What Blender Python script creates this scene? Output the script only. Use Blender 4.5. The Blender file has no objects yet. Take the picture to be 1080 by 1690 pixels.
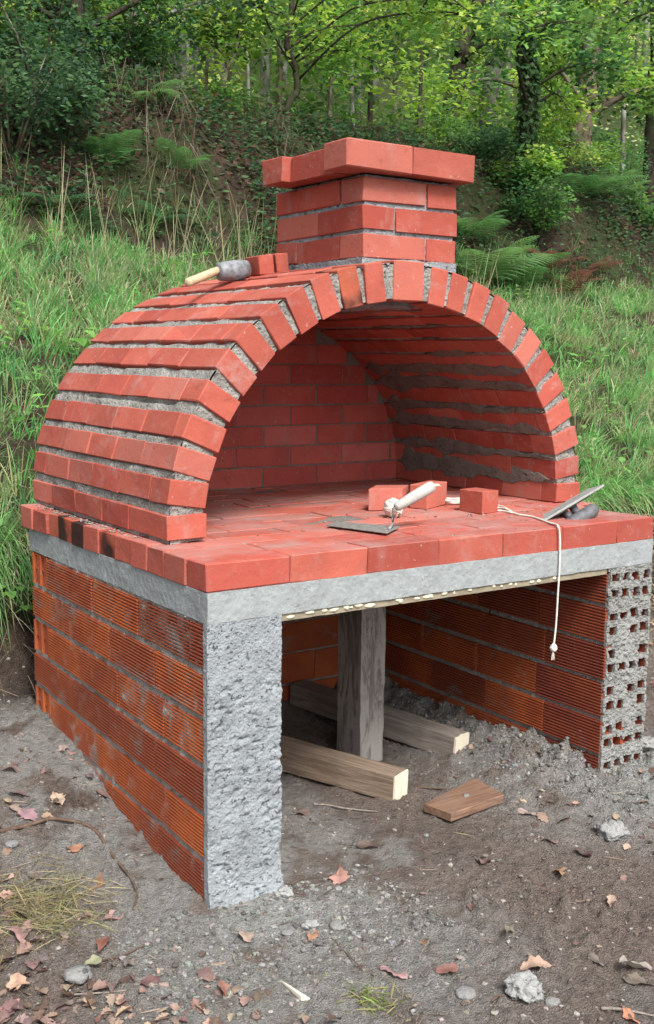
import bpy, bmesh, math, random
import numpy as np
from mathutils import Vector, Matrix

# ------------------------------------------------------------------ camera, sky, sun, exposure
S = bpy.context.scene
COL = S.collection
CAM = np.array([-1.1513, -2.1542, 0.4577])
YAW, PITCH, ROLL, FPX = 0.5998, -0.1378, 0.0112, 1851.08
def cam_basis():
    cy, sy, cp, sp = math.cos(YAW), math.sin(YAW), math.cos(PITCH), math.sin(PITCH)
    f = np.array([sy*cp, cy*cp, sp]); r = np.array([cy, -sy, 0.0]); u = np.cross(r, f)
    cr, sr = math.cos(ROLL), math.sin(ROLL)
    return r*cr + u*sr, u*cr - r*sr, f
CR, CU, CF = cam_basis()
cam_d = bpy.data.cameras.new('camera')
cam = bpy.data.objects.new('camera', cam_d); COL.objects.link(cam)
cam.matrix_world = Matrix([[CR[0], CU[0], -CF[0], CAM[0]], [CR[1], CU[1], -CF[1], CAM[1]], [CR[2], CU[2], -CF[2], CAM[2]], [0, 0, 0, 1]])
cam_d.sensor_fit = 'VERTICAL'; cam_d.sensor_height = 24.0
cam_d.lens = FPX/1690*24.0
cam_d.clip_start = 0.05; cam_d.clip_end = 400
S.camera = cam

SUN_EL, SUN_AZ = math.radians(50), math.radians(192)      # azimuth measured clockwise from +Y
world = bpy.data.worlds.new('World'); S.world = world; world.use_nodes = True
nt = world.node_tree; nt.nodes.clear()
sky = nt.nodes.new('ShaderNodeTexSky'); sky.sky_type = 'NISHITA'; sky.sun_disc = False
sky.sun_elevation = SUN_EL; sky.sun_rotation = SUN_AZ; sky.dust_density = 4.0; sky.air_density = 1.0; sky.ozone_density = 0.6
hs = nt.nodes.new('ShaderNodeHueSaturation'); hs.inputs['Saturation'].default_value = 0.30; hs.inputs['Value'].default_value = 1.0
bg = nt.nodes.new('ShaderNodeBackground'); bg.inputs['Strength'].default_value = 0.15
wo = nt.nodes.new('ShaderNodeOutputWorld')
nt.links.new(sky.outputs[0], hs.inputs['Color']); nt.links.new(hs.outputs[0], bg.inputs['Color']); nt.links.new(bg.outputs[0], wo.inputs['Surface'])
sun_d = bpy.data.lights.new('sun', 'SUN'); sun_d.energy = 2.5; sun_d.angle = math.radians(16); sun_d.color = (1.0, 0.96, 0.9)
sun = bpy.data.objects.new('sun', sun_d); COL.objects.link(sun)
sdir = Vector((math.sin(SUN_AZ)*math.cos(SUN_EL), math.cos(SUN_AZ)*math.cos(SUN_EL), math.sin(SUN_EL)))
sun.rotation_euler = sdir.to_track_quat('Z', 'Y').to_euler(); sun.location = (0, -5, 8)
S.view_settings.view_transform = 'Standard'; S.view_settings.look = 'None'
S.view_settings.exposure = 0.72; S.view_settings.gamma = 1.0; S.view_settings.use_curve_mapping = False

rng = np.random.default_rng(7)
R_ = random.Random(11)

# ------------------------------------------------------------------ numeric helpers
def ray(u, v): return CF + (u-540)/FPX*CR - (v-845)/FPX*CU
def at_z(u, v, z): d = ray(u, v); return CAM + (z-CAM[2])/d[2]*d
def at_y(u, v, y): d = ray(u, v); return CAM + (y-CAM[1])/d[1]*d
def hash3(i, j, k, s):
    n = (i.astype(np.int64)*374761393 + j.astype(np.int64)*668265263 + k.astype(np.int64)*2147483647 + s*1274126177) & 0xffffffff
    n = ((n ^ (n >> 13))*1274126177) & 0xffffffff
    n = ((n ^ (n >> 15))*2246822519) & 0xffffffff
    return ((n ^ (n >> 16)) & 0xffff)/65535.0
def vnoise(x, y, z=0.0, s=0):
    x, y, z = np.broadcast_arrays(np.asarray(x, float), np.asarray(y, float), np.asarray(z, float))
    i, j, k = np.floor(x), np.floor(y), np.floor(z); fx, fy, fz = x-i, y-j, z-k
    i, j, k = i.astype(np.int64), j.astype(np.int64), k.astype(np.int64)
    fx, fy, fz = fx*fx*(3-2*fx), fy*fy*(3-2*fy), fz*fz*(3-2*fz)
    def L(dz):
        a = hash3(i, j, k+dz, s)*(1-fx)+hash3(i+1, j, k+dz, s)*fx
        b = hash3(i, j+1, k+dz, s)*(1-fx)+hash3(i+1, j+1, k+dz, s)*fx
        return a*(1-fy)+b*fy
    return (L(0)*(1-fz)+L(1)*fz)*2-1
def fbm(x, y, z=0.0, o=4, s=0, g=0.5):
    t, a, f, n = 0.0, 1.0, 1.0, 0.0
    for q in range(o):
        t = t + a*vnoise(np.asarray(x)*f, np.asarray(y)*f, np.asarray(z)*f, s+q*17); n += a; a *= g; f *= 2.03
    return t/n
def sstep(a, b, x): t = np.clip((x-a)/(b-a), 0, 1); return t*t*(3-2*t)
def mix(a, b, t): return a*(1-t)+b*t

# ------------------------------------------------------------------ object helpers
ABS = {}
def link(name, data, loc=(0, 0, 0), parent=None, rot=None, label=None, cat=None, group=None, kind=None, rel=False):
    o = bpy.data.objects.new(name, data); COL.objects.link(o)
    loc = Vector(loc)
    if parent is not None:
        o.parent = parent
        o.location = loc if rel else loc - ABS[parent.name]
        ABS[o.name] = loc + ABS[parent.name] if rel else loc
    else:
        o.location = loc; ABS[o.name] = loc
    if rot is not None: o.rotation_euler = rot
    for k, v in (('label', label), ('category', cat), ('group', group), ('kind', kind)):
        if v: o[k] = v
    return o
def mesh_np(name, V, F, mat=None, col=None, smooth=False):
    """V (n,3), F (m,k) uniform polygons; col (n,3) per-vertex colours."""
    V = np.asarray(V, np.float32); F = np.asarray(F, np.int32)
    me = bpy.data.meshes.new(name); k = F.shape[1]
    me.vertices.add(len(V)); me.vertices.foreach_set('co', V.ravel())
    me.loops.add(F.size); me.loops.foreach_set('vertex_index', F.ravel())
    me.polygons.add(len(F)); me.polygons.foreach_set('loop_start', np.arange(0, F.size, k, dtype=np.int32))
    try: me.polygons.foreach_set('loop_total', np.full(len(F), k, np.int32))
    except Exception: pass
    me.polygons.foreach_set('use_smooth', np.full(len(F), smooth))
    if col is not None:
        a = me.color_attributes.new('Col', 'FLOAT_COLOR', 'POINT')
        c = np.ones((len(V), 4), np.float32); c[:, :3] = col; a.data.foreach_set('color', c.ravel())
    me.update(calc_edges=True); me.validate()
    if mat: me.materials.append(mat)
    return me
class MB:
    def __init__(s): s.v, s.f = [], []
    def add(s, vs, fs):
        b = len(s.v); s.v += [tuple(map(float, p)) for p in vs]; s.f += [tuple(i+b for i in f) for f in fs]
    def box(s, a, b, M=None):
        (x0, y0, z0), (x1, y1, z1) = a, b
        vs = [(x0, y0, z0), (x1, y0, z0), (x1, y1, z0), (x0, y1, z0), (x0, y0, z1), (x1, y0, z1), (x1, y1, z1), (x0, y1, z1)]
        if M is not None: vs = [tuple(M @ Vector(p)) for p in vs]
        s.add(vs, [(0, 3, 2, 1), (4, 5, 6, 7), (0, 1, 5, 4), (1, 2, 6, 5), (2, 3, 7, 6), (3, 0, 4, 7)])
    def tube(s, pts, rad, n=8, cap=True):
        pts = [Vector(p) for p in pts]; b = len(s.v); m = len(pts)
        up = Vector((0.13, 0.21, 0.97))
        for i, p in enumerate(pts):
            t = (pts[min(i+1, m-1)]-pts[max(i-1, 0)]).normalized()
            a = t.cross(up)
            if a.length < 0.15: a = t.cross(Vector((1, 0, 0)))
            a.normalize(); c = t.cross(a)
            r = rad[i] if hasattr(rad, '__len__') else rad
            for k in range(n):
                th = 2*math.pi*k/n; s.v.append(tuple(p + a*math.cos(th)*r + c*math.sin(th)*r))
        for i in range(m-1):
            for k in range(n): s.f.append((b+i*n+k, b+i*n+(k+1) % n, b+(i+1)*n+(k+1) % n, b+(i+1)*n+k))
        if cap: s.f.append(tuple(b+k for k in range(n))[::-1]); s.f.append(tuple(b+(m-1)*n+k for k in range(n)))
    def mesh(s, name, mat, smooth=False):
        me = bpy.data.meshes.new(name); me.from_pydata(s.v, [], s.f); me.validate(); me.update()
        if mat: me.materials.append(mat)
        if smooth: me.polygons.foreach_set('use_smooth', [True]*len(me.polygons))
        return me
def bevel_mesh(me, w=0.0015, seg=1, ang=0.5):
    bm = bmesh.new(); bm.from_mesh(me)
    bmesh.ops.recalc_face_normals(bm, faces=bm.faces)
    es = [e for e in bm.edges if len(e.link_faces) == 2 and e.calc_face_angle(0) > ang]
    bmesh.ops.bevel(bm, geom=es, offset=w, segments=seg, profile=0.5, affect='EDGES', clamp_overlap=True)
    bm.to_mesh(me); bm.free(); return me

# ------------------------------------------------------------------ materials
class NM:
    def __init__(s, name, rough=0.9, spec=0.25):
        s.m = bpy.data.materials.new(name); s.m.use_nodes = True; s.t = s.m.node_tree; s.n = s.t.nodes; s.l = s.t.links
        s.b = s.n['Principled BSDF']; s.b.inputs['Roughness'].default_value = rough; s.b.inputs['Specular IOR Level'].default_value = spec
        s.geo = s.n.new('ShaderNodeNewGeometry'); s.tc = s.n.new('ShaderNodeTexCoord'); s.oi = s.n.new('ShaderNodeObjectInfo')
    def setv(s, sock, v):
        if isinstance(v, (int, float)): sock.default_value = v
        elif isinstance(v, (tuple, list)): sock.default_value = tuple(v) + ((1.0,) if len(v) == 3 and sock.type == 'RGBA' else ())
        else: s.l.new(v, sock)
    def math(s, op, a, b=0.0, clamp=False):
        n = s.n.new('ShaderNodeMath'); n.operation = op; n.use_clamp = clamp; s.setv(n.inputs[0], a); s.setv(n.inputs[1], b); return n.outputs[0]
    def noise(s, scale, vec=None, det=4, rough=0.55, dist=0.0, w=None):
        n = s.n.new('ShaderNodeTexNoise'); n.inputs['Scale'].default_value = scale; n.inputs['Detail'].default_value = det
        n.inputs['Roughness'].default_value = rough; n.inputs['Distortion'].default_value = dist
        if w is not None: n.noise_dimensions = '4D'; s.setv(n.inputs['W'], w)
        s.l.new(vec if vec is not None else s.geo.outputs['Position'], n.inputs['Vector']); return n.outputs['Fac']
    def voro(s, scale, vec=None, feat='F1', out='Distance'):
        n = s.n.new('ShaderNodeTexVoronoi'); n.inputs['Scale'].default_value = scale; n.feature = feat
        s.l.new(vec if vec is not None else s.geo.outputs['Position'], n.inputs['Vector']); return n.outputs[out]
    def ramp(s, fac, a, b, lo=0.0, hi=1.0):
        n = s.n.new('ShaderNodeMapRange'); n.interpolation_type = 'SMOOTHSTEP'
        s.setv(n.inputs[0], fac); n.inputs[1].default_value = a; n.inputs[2].default_value = b; n.inputs[3].default_value = lo; n.inputs[4].default_value = hi; return n.outputs[0]
    def mixc(s, f, a, b, mode='MIX'):
        n = s.n.new('ShaderNodeMix'); n.data_type = 'RGBA'; n.blend_type = mode; s.setv(n.inputs[0], f); s.setv(n.inputs[6], a); s.setv(n.inputs[7], b); return n.outputs[2]
    def hsv(s, c, h=0.5, sa=1.0, v=1.0):
        n = s.n.new('ShaderNodeHueSaturation'); s.setv(n.inputs['Hue'], h); s.setv(n.inputs['Saturation'], sa); s.setv(n.inputs['Value'], v); s.setv(n.inputs['Color'], c); return n.outputs[0]
    def scale(s, vec, xyz):
        n = s.n.new('ShaderNodeMapping'); n.inputs['Scale'].default_value = xyz; s.l.new(vec, n.inputs['Vector']); return n.outputs[0]
    def attr(s, name='Col'):
        n = s.n.new('ShaderNodeAttribute'); n.attribute_name = name; return n.outputs['Color']
    def fin(s, col, height=None, dist=0.002, strength=1.0, rough=None):
        s.setv(s.b.inputs['Base Color'], col)
        if height is not None:
            b = s.n.new('ShaderNodeBump'); b.inputs['Distance'].default_value = dist; b.inputs['Strength'].default_value = strength
            s.l.new(height, b.inputs['Height']); s.l.new(b.outputs[0], s.b.inputs['Normal'])
        if rough is not None: s.setv(s.b.inputs['Roughness'], rough)
        return s.m

def solid_brick_mat(name, base=(0.432, 0.106, 0.073), film=0.4, scorch=False, dust=False, dirt=0.0):
    m = NM(name, 0.88, 0.2); rnd = m.oi.outputs['Random']
    rv = m.math('MULTIPLY', rnd, 37.0)
    big = m.noise(9, w=rv, det=5, rough=0.6); fine = m.noise(260, det=3); mid = m.noise(45, w=rv, det=5, rough=0.65)
    c = m.mixc(m.ramp(big, 0.3, 0.72), base, (base[0]*0.8, base[1]*0.78, base[2]*0.8))
    c = m.mixc(m.ramp(mid, 0.55, 0.8, 0, 0.35), c, (base[0]*1.1, base[1]*1.6, base[2]*1.8))
    r2 = m.math('FRACT', m.math('MULTIPLY', rnd, 91.7))
    c = m.mixc(m.ramp(r2, 0.6, 0.95, 0, 0.7), c, (base[0]*0.74, base[1]*0.58, base[2]*0.62))
    c = m.mixc(m.ramp(r2, 0.35, 0.05, 0, 0.6), c, (base[0]*1.06, base[1]*1.45, base[2]*1.6))
    c = m.hsv(c, 0.5, 1.0, m.math('ADD', m.math('MULTIPLY', rnd, 0.26), 0.84))
    # thin cement film, streaky
    st = m.noise(7, vec=m.scale(m.geo.outputs['Position'], (1.0, 1.0, 2.2)), det=7, rough=0.68, dist=0.6)
    f = m.math('MULTIPLY', m.ramp(st, 0.50, 0.72), m.ramp(m.noise(60, det=5, rough=0.7), 0.35, 0.65))
    c = m.mixc(m.math('MULTIPLY', f, film), c, (0.40, 0.27, 0.25))
    st2 = m.noise(16, vec=m.scale(m.geo.outputs['Position'], (1.0, 1.0, 0.35)), w=rv, det=6, rough=0.65)
    c = m.mixc(m.ramp(st2, 0.54, 0.70, 0, film), c, (0.34, 0.20, 0.18))
    c = m.mixc(m.ramp(m.noise(24, w=rv, det=6, rough=0.7), 0.58, 0.66, 0, 0.55), c, (0.25, 0.062, 0.045))
    c = m.mixc(m.ramp(m.noise(85, w=rv, det=3, rough=0.6), 0.66, 0.70, 0, 0.6), c, (0.42, 0.33, 0.30))
    sp = m.ramp(m.noise(120, det=2), 0.68, 0.74)
    c = m.mixc(m.math('MULTIPLY', sp, 0.35), c, (0.16, 0.045, 0.03))
    if dust:
        up = m.n.new('ShaderNodeSeparateXYZ'); m.l.new(m.geo.outputs['Normal'], up.inputs[0])
        d = m.math('MULTIPLY', m.ramp(up.outputs[2], 0.5, 0.9), m.ramp(m.noise(3.6, vec=m.scale(m.geo.outputs['Position'], (1, 1.5, 1)), det=10, rough=0.72, dist=0.3), 0.38, 0.70))
        c = m.mixc(m.math('MULTIPLY', d, 0.85), c, (0.33, 0.225, 0.21))
        d2 = m.math('MULTIPLY', m.ramp(up.outputs[2], 0.5, 0.9), m.ramp(m.noise(14, det=8, rough=0.7), 0.57, 0.68))
        c = m.mixc(m.math('MULTIPLY', d2, 0.65), c, (0.22, 0.165, 0.15))
    if scorch:
        g = m.noise(6, w=rv, det=3, rough=0.45)
        c = m.mixc(m.ramp(g, 0.44, 0.56, 0, 0.93), c, (0.018, 0.014, 0.014))
    if dirt:
        c = m.mixc(m.ramp(m.noise(11, det=7, rough=0.7), 0.45, 0.65, 0, dirt), c, (0.13, 0.055, 0.04))
    h = m.math('ADD', m.math('MULTIPLY', fine, 0.35), m.math('ADD', m.math('MULTIPLY', mid, 1.2), m.math('MULTIPLY', big, 1.2)))
    return m.fin(c, h, 0.0022, 0.8)
def hollow_mat(name, base=(0.46, 0.115, 0.035), smear=0.95):
    m = NM(name, 0.75, 0.3); rnd = m.oi.outputs['Random']; rv = m.math('MULTIPLY', rnd, 51.0)
    n1 = m.noise(6, w=rv, det=5, rough=0.6); n2 = m.noise(80, det=4, rough=0.6)
    c = m.mixc(m.ramp(n1, 0.35, 0.65), base, (base[0]*0.62, base[1]*0.55, base[2]*0.75))
    c = m.mixc(m.ramp(rnd, 0.45, 0.75, 0, 0.8), c, (0.20, 0.048, 0.027))
    c = m.hsv(c, 0.5, 1.0, m.math('ADD', 0.8, m.math('MULTIPLY', n1, 0.35)))
    sm = m.noise(4.2, vec=m.scale(m.geo.outputs['Position'], (1, 1, 1.5)), det=8, rough=0.7, dist=0.5)
    c = m.mixc(m.math('MULTIPLY', m.ramp(sm, 0.54, 0.68), smear), c, (0.22, 0.17, 0.15))
    c = m.mixc(m.math('MULTIPLY', m.ramp(m.noise(30, det=6, rough=0.75), 0.62, 0.72), smear), c, (0.33, 0.30, 0.28))
    return m.fin(c, n2, 0.0012, 0.6)
def mortar_mat(name, base=(0.30, 0.295, 0.28), var=0.5, dark=(0.13, 0.125, 0.12), bump=0.004, fs=140, pit=0.6):
    m = NM(name, 0.95, 0.1)
    n1 = m.noise(14, det=8, rough=0.7); n2 = m.noise(fs, det=4, rough=0.7); v = m.voro(fs*0.8)
    c = m.mixc(m.ramp(n1, 0.35, 0.68, 0, var), base, dark)
    c = m.mixc(m.ramp(n2, 0.55, 0.75, 0, 0.5), c, tuple(min(0.7, b*1.5) for b in base))
    c = m.mixc(m.ramp(v, 0.0, 0.25, 0.4, 0), c, tuple(b*0.45 for b in base))
    pt = m.ramp(m.noise(fs*0.45, vec=m.scale(m.geo.outputs['Position'], (1, 1, 1.6)), det=5, rough=0.65), 0.60, 0.68)
    c = m.mixc(m.math('MULTIPLY', pt, pit), c, tuple(q*0.5 for q in dark))  # shade of the pits painted into the colour
    h = m.math('ADD', m.math('MULTIPLY', n1, 1.2), m.math('ADD', n2, m.math('MULTIPLY', v, 0.6)))
    h = m.math('SUBTRACT', h, m.math('MULTIPLY', pt, 2*pit))
    return m.fin(c, h, bump, 1.0)
def wood_mat(name, a, b, axis=(1, 14, 14), rough=0.8, green=None):
    m = NM(name, rough, 0.2); v = m.scale(m.tc.outputs['Object'], axis)
    n = m.noise(6, vec=v, det=8, rough=0.65, dist=0.4); n2 = m.noise(18, vec=v, det=6, rough=0.7); n3 = m.noise(14, det=5)
    c = m.mixc(m.ramp(n, 0.3, 0.7), a, b); c = m.mixc(m.ramp(n2, 0.55, 0.75, 0, 0.6), c, tuple(x*0.4 for x in b))
    if 'post' in name: c = m.mixc(m.ramp(m.noise(9, vec=m.scale(m.geo.outputs['Position'], (2.2, 2.2, 0.5)), det=8, rough=0.7, dist=0.8), 0.44, 0.54, 0, 0.7), c, (0.42, 0.40, 0.375))
    c = m.mixc(m.ramp(n3, 0.52, 0.72, 0, 0.4), c, green or (0.16, 0.14, 0.125))
    return m.fin(c, m.math('ADD', n, n2), 0.003, 0.8)
def leaf_mat(name, trans=0.45, tint=None, rough=0.6):
    m = NM(name, rough, 0.25); c = m.attr() if tint is None else tint
    if tint is None: c = m.hsv(c, 0.5, 1.0, m.math('ADD', 0.85, m.math('MULTIPLY', m.noise(3.0), 0.3)))
    m.setv(m.b.inputs['Base Color'], c)
    t = m.n.new('ShaderNodeBsdfTranslucent'); m.setv(t.inputs['Color'], m.hsv(c, 0.49, 1.1, 1.5))
    x = m.n.new('ShaderNodeMixShader'); x.inputs[0].default_value = trans
    m.l.new(m.b.outputs[0], x.inputs[1]); m.l.new(t.outputs[0], x.inputs[2]); m.l.new(x.outputs[0], m.n['Material Output'].inputs['Surface'])
    return m.m
def plain(name, c, rough=0.6, spec=0.3, metal=0.0, nscale=40, var=0.35, bump=0.0006):
    m = NM(name, rough, spec); m.b.inputs['Metallic'].default_value = metal
    n = m.noise(nscale, vec=m.tc.outputs['Object'], det=6, rough=0.65)
    return m.fin(m.mixc(m.ramp(n, 0.3, 0.75), c, tuple(x*(1-var) for x in c)), n, bump, 0.7)

M_BRICK = solid_brick_mat('fired_red_brick', film=0.5)
M_HEARTH = solid_brick_mat('dusty_hearth_brick', dust=True, film=0.3)
M_SCORCH = solid_brick_mat('scorched_brick', base=(0.40, 0.085, 0.045), scorch=True)
M_INNER = solid_brick_mat('inner_brick', base=(0.47, 0.105, 0.085), film=0.3, dirt=0.12)
M_HOLLOW = hollow_mat('hollow_clay')
M_HOLLOW_SHADED = hollow_mat('dark_red_shaded_clay', base=(0.29, 0.068, 0.032))  # dark red clay, darkened to put the cells' shade into the colour
M_MORTAR = mortar_mat('joint_mortar', base=(0.33, 0.32, 0.30), dark=(0.17, 0.16, 0.145), var=0.7, bump=0.006)
M_WET = mortar_mat('dark_mortar', base=(0.20, 0.19, 0.17), dark=(0.08, 0.072, 0.065), bump=0.002)
M_PLASTER = mortar_mat('rough_plaster', base=(0.30, 0.33, 0.35), dark=(0.20, 0.21, 0.22), bump=0.004, fs=170, pit=0.85, var=0.75)
M_ENDMORTAR = mortar_mat('end_mortar', base=(0.27, 0.275, 0.265), dark=(0.15, 0.145, 0.135), bump=0.004, fs=170)
M_SLAB = mortar_mat('slab_concrete', base=(0.30, 0.325, 0.33), dark=(0.19, 0.20, 0.20), bump=0.0025, fs=75, pit=0.12)
M_OLDWOOD = wood_mat('grey_timber', (0.33, 0.29, 0.255), (0.18, 0.15, 0.13))
M_NEWWOOD = wood_mat('cut_timber', (0.31, 0.24, 0.18), (0.16, 0.115, 0.085))
M_ENDWOOD = plain('sawn_end', (0.74, 0.68, 0.55), 0.8, 0.1, 0, 50, 0.12)
M_BOARD = wood_mat('board_timber', (0.27, 0.165, 0.11), (0.15, 0.085, 0.06))
M_POST = wood_mat('weathered_post', (0.24, 0.225, 0.21), (0.14, 0.12, 0.11), axis=(14, 14, 1))
M_LEAF = leaf_mat('foliage'); M_GRASS = leaf_mat('grass_blades', 0.35); M_DRY = leaf_mat('dry_leaves', 0.12)

# ------------------------------------------------------------------ terrain
G = -0.809
def hgt(x, y, fine=True):
    x = np.asarray(x, float); y = np.asarray(y, float)
    side = sstep(1.2, 3.2, x)                                       # 0 behind the oven's left, 1 to its right
    g = G + 0.175*sstep(0.0, 1.15, y)*sstep(0.12, 0.02, x) - 0.03*sstep(0.0, -1.0, x)
    wob = 0.10*fbm(x*1.1, y*0.3, 3.3, 3, 5)
    yf = mix(1.27, 0.95, side) + wob; yt = mix(1.52, 1.95, side) + wob
    zt = -0.27 + 0.05*fbm(x*1.7, y*1.7, 0, 3, 9)
    t = np.clip((y-yf)/(yt-yf), 0, 1)
    face = mix(g, zt, mix(t**0.6, sstep(0, 1, t), side))
    s1 = zt + 0.45*(y-yt)
    yc = 4.75 + 0.25*fbm(x*0.6, 1.0, 0, 3, 31)
    zc_ = zt + 0.45*(yc-yt)
    bankh = mix(1.05, 0.45, sstep(6.2, 8.0, x - (y-5)*1.2))
    bank = bankh*sstep(0, 1, (y-yc)/1.1)
    up = zc_ + bank + 0.14*np.clip(y-yc, 0, None) + 0.36*np.clip(y-13, 0, None)
    z = np.where(y < yt, face, np.where(y < yc, s1, up))
    z = z + sstep(yf, yf+0.3, y)*(0.05*fbm(x*2.2, y*2.2, 0, 4, 3) + 0.16*sstep(4.6, 6.0, y)*fbm(x*0.9, y*0.9, 0, 3, 4))
    if fine:
        near = sstep(2.4, 1.0, y)
        b = 0.010*fbm(x*3, y*3, 0, 3, 40) + 0.010*fbm(x*14, y*14, 0, 5, 41, 0.62)
        lump = np.clip(fbm(x*32, y*32, 0, 3, 43, 0.6)-0.12, 0, 1)
        b = b + 0.042*lump*sstep(-0.35, 0.25, fbm(x*2.3, y*2.3, 0, 3, 47)) + 0.018*np.clip(fbm(x*62, y*62, 0, 2, 48)-0.05, 0, 1)*sstep(-0.4, 0.2, fbm(x*4, y*4, 0, 2, 49))
        b = b - 0.012*np.exp(-((np.hypot(x-0.62, (y+0.12)*1.3)-0.09)/0.012)**2)*sstep(0.0, 0.25, x-0.55)
        # mortar spill heaped along the foot of the walls
        sp_ = 0
        def heap(d, w, h): return h*np.exp(-(np.clip(d, 0, None)/w)**2)
        inx = (y > -0.02) & (y < 1.15)
        sp = np.where(inx & (x < 1.31) & (x > 0.2), heap(1.30-x, 0.17, 0.075), 0)*sstep(-0.05, 0.25, y)
        sp = sp + np.where((y > 0.2) & (x > 0.2) & (x < 1.3), heap(1.1-y, 0.10, 0.05), 0)
        dl = np.hypot(np.clip(np.abs(x-0.10)-0.10, 0, None), np.clip(np.abs(y-0.05)-0.06, 0, None))
        sp = sp + 0.010*np.exp(-(dl/0.16)**2)
        sp = sp + np.where((x < 0.02) & (y > 0), heap(-x, 0.09, 0.010), 0)
        dr = np.hypot(np.clip(np.abs(x-1.40)-0.10, 0, None), np.clip(np.abs(y-0.05)-0.06, 0, None))
        sp = sp + 0.05*np.exp(-(dr/0.22)**2)
        sp = sp*(1+np.where(x < 0.05, 0.2, 0.5)*fbm(x*22, y*22, 0, 4, 51, 0.6))
        z = z + near*(b+sp)
    return z
def axis(segs):
    out = [segs[0][0]]
    for a, b, st0, st1 in segs:
        n = max(1, int(round((b-a)/((st0+st1)/2)))); w = np.linspace(st0, st1, n); w = w/w.sum()*(b-a)
        out += list(a+np.cumsum(w))
    return np.array(out)
gx = axis([(-70, -8, 9, 1.2), (-8, -0.9, 0.7, 0.02), (-0.9, 2.2, 0.0088, 0.0088), (2.2, 9, 0.02, 0.09), (9, 30, 0.15, 1.2), (30, 100, 1.5, 9)])
gy = axis([(-70, -6, 9, 1.0), (-6, -1.1, 0.5, 0.02), (-1.1, 1.3, 0.0092, 0.0092), (1.3, 2.2, 0.014, 0.03), (2.2, 7, 0.04, 0.08), (7, 24, 0.15, 1.0), (24, 90, 1.2, 8)])
X, Y = np.meshgrid(gx, gy, indexing='xy')
Z = hgt(X, Y)
nx, ny = len(gx), len(gy)
idx = np.arange(nx*ny).reshape(ny, nx)
F = np.stack([idx[:-1, :-1], idx[:-1, 1:], idx[1:, 1:], idx[1:, :-1]], -1).reshape(-1, 4)
x, y = X.ravel(), Y.ravel()
dirt = np.array([0.225, 0.182, 0.155]); grey = np.array([0.32, 0.31, 0.292]); brown = np.array([0.075, 0.050, 0.036]); moss = np.array([0.045, 0.075, 0.022]); soil = np.array([0.06, 0.042, 0.032])
n1 = fbm(x*2.1, y*2.1, 0, 5, 71)[:, None]; n2 = fbm(x*9, y*9, 0, 4, 77)[:, None]; n3 = fbm(x*26, y*26, 0, 3, 79)[:, None]
c = mix(dirt, dirt*np.array([0.68, 0.62, 0.6]), sstep(-0.1, 0.5, n1+0.5*n2))
dist_wall = np.minimum(np.minimum(np.hypot(np.clip(np.abs(x-0.1)-0.1, 0, None), np.clip(np.abs(y-0.4)-0.75, 0, None)*1.0), np.hypot(np.clip(np.abs(x-1.39)-0.1, 0, None), np.clip(np.abs(y-0.55)-0.6, 0, None))), 3)[:, None]
gm = sstep(0.55, 0.0, dist_wall)*1.2 + 0.55*sstep(0.0, 0.5, n1*0.7+n2*0.5) + 1.2*np.exp(-((x-0.12)**2+(y+0.16)**2)/0.05)[:, None]
gm = gm*sstep(-0.5, 0.35, n2+n3*0.6+0.15)
c = mix(c, grey, np.clip(gm, 0, 0.95)*sstep(1.6, 1.0, y)[:, None])
c = mix(c, np.array([0.40, 0.41, 0.40]), np.clip(1.1*np.exp(-((x-0.13)**2+(y+0.10)**2)/0.022)[:, None]*sstep(-0.3, 0.1, n2+0.3)+0.9*np.exp(-((x-1.5)**2+(y+0.1)**2)/0.05)[:, None]*sstep(-0.2, 0.1, n2), 0, 0.85))
bankm = sstep(1.0, 1.35, y + 0.1*fbm(x*3, y*3, 0, 3, 81))[:, None]
c = mix(c, mix(soil, brown*1.3, sstep(-0.2, 0.4, n2)), bankm)
c = mix(c, moss, bankm*sstep(1.5, 2.1, y)[:, None]*sstep(-0.2, 0.3, n1+0.3*n3)*0.7)
c = mix(c, moss*np.array([1.1, 1.15, 0.9]), sstep(6.5, 9, y)[:, None]*0.6)
mg = NM('ground_earth', 0.95, 0.12)
cc = mg.attr()
na = mg.noise(55, det=8, rough=0.75); nb = mg.noise(320, det=4, rough=0.7); vc = mg.voro(95); vd = mg.voro(210)
cc = mg.mixc(mg.ramp(na, 0.42, 0.66, 0, 0.65), cc, mg.hsv(cc, 0.5, 0.95, 0.38))
cc = mg.mixc(mg.ramp(nb, 0.54, 0.68, 0, 0.65), cc, mg.hsv(cc, 0.5, 0.6, 1.9))
cc = mg.mixc(mg.ramp(vc, 0.0, 0.22, 0.5, 0), cc, mg.hsv(cc, 0.5, 0.5, 1.6))
cc = mg.mixc(mg.ramp(mg.noise(17, det=6, rough=0.7), 0.56, 0.70, 0, 0.5), cc, mg.hsv(cc, 0.5, 0.7, 1.6))
hh = mg.math('ADD', mg.math('MULTIPLY', na, 1.6), mg.math('ADD', nb, mg.math('MULTIPLY', mg.math('SUBTRACT', 1.0, vd), 0.8)))
M_GROUND = mg.fin(cc, hh, 0.010, 1.0)
link('ground', mesh_np('ground', np.stack([x, y, Z.ravel()], 1), F, M_GROUND, c, True), kind='structure')

# ------------------------------------------------------------------ oven geometry
T, TS, CP = 0.0655, 0.0686, 0.1124
XL, RI, RW, EL, ZC = 0.0361, 0.6542, 0.1068, 0.8821, 0.0346
XC = XL+0.11+RI
YA, SK = 0.271, 0.0882
def yface(x): return YA + SK*(x-XC+RI)/1.3
YB = 1.20
OVEN = link('brick_oven', None, (0.74, 0.6, G), label='half-built red brick barbecue oven with arched vault and short square chimney', cat='brick oven')

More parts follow.
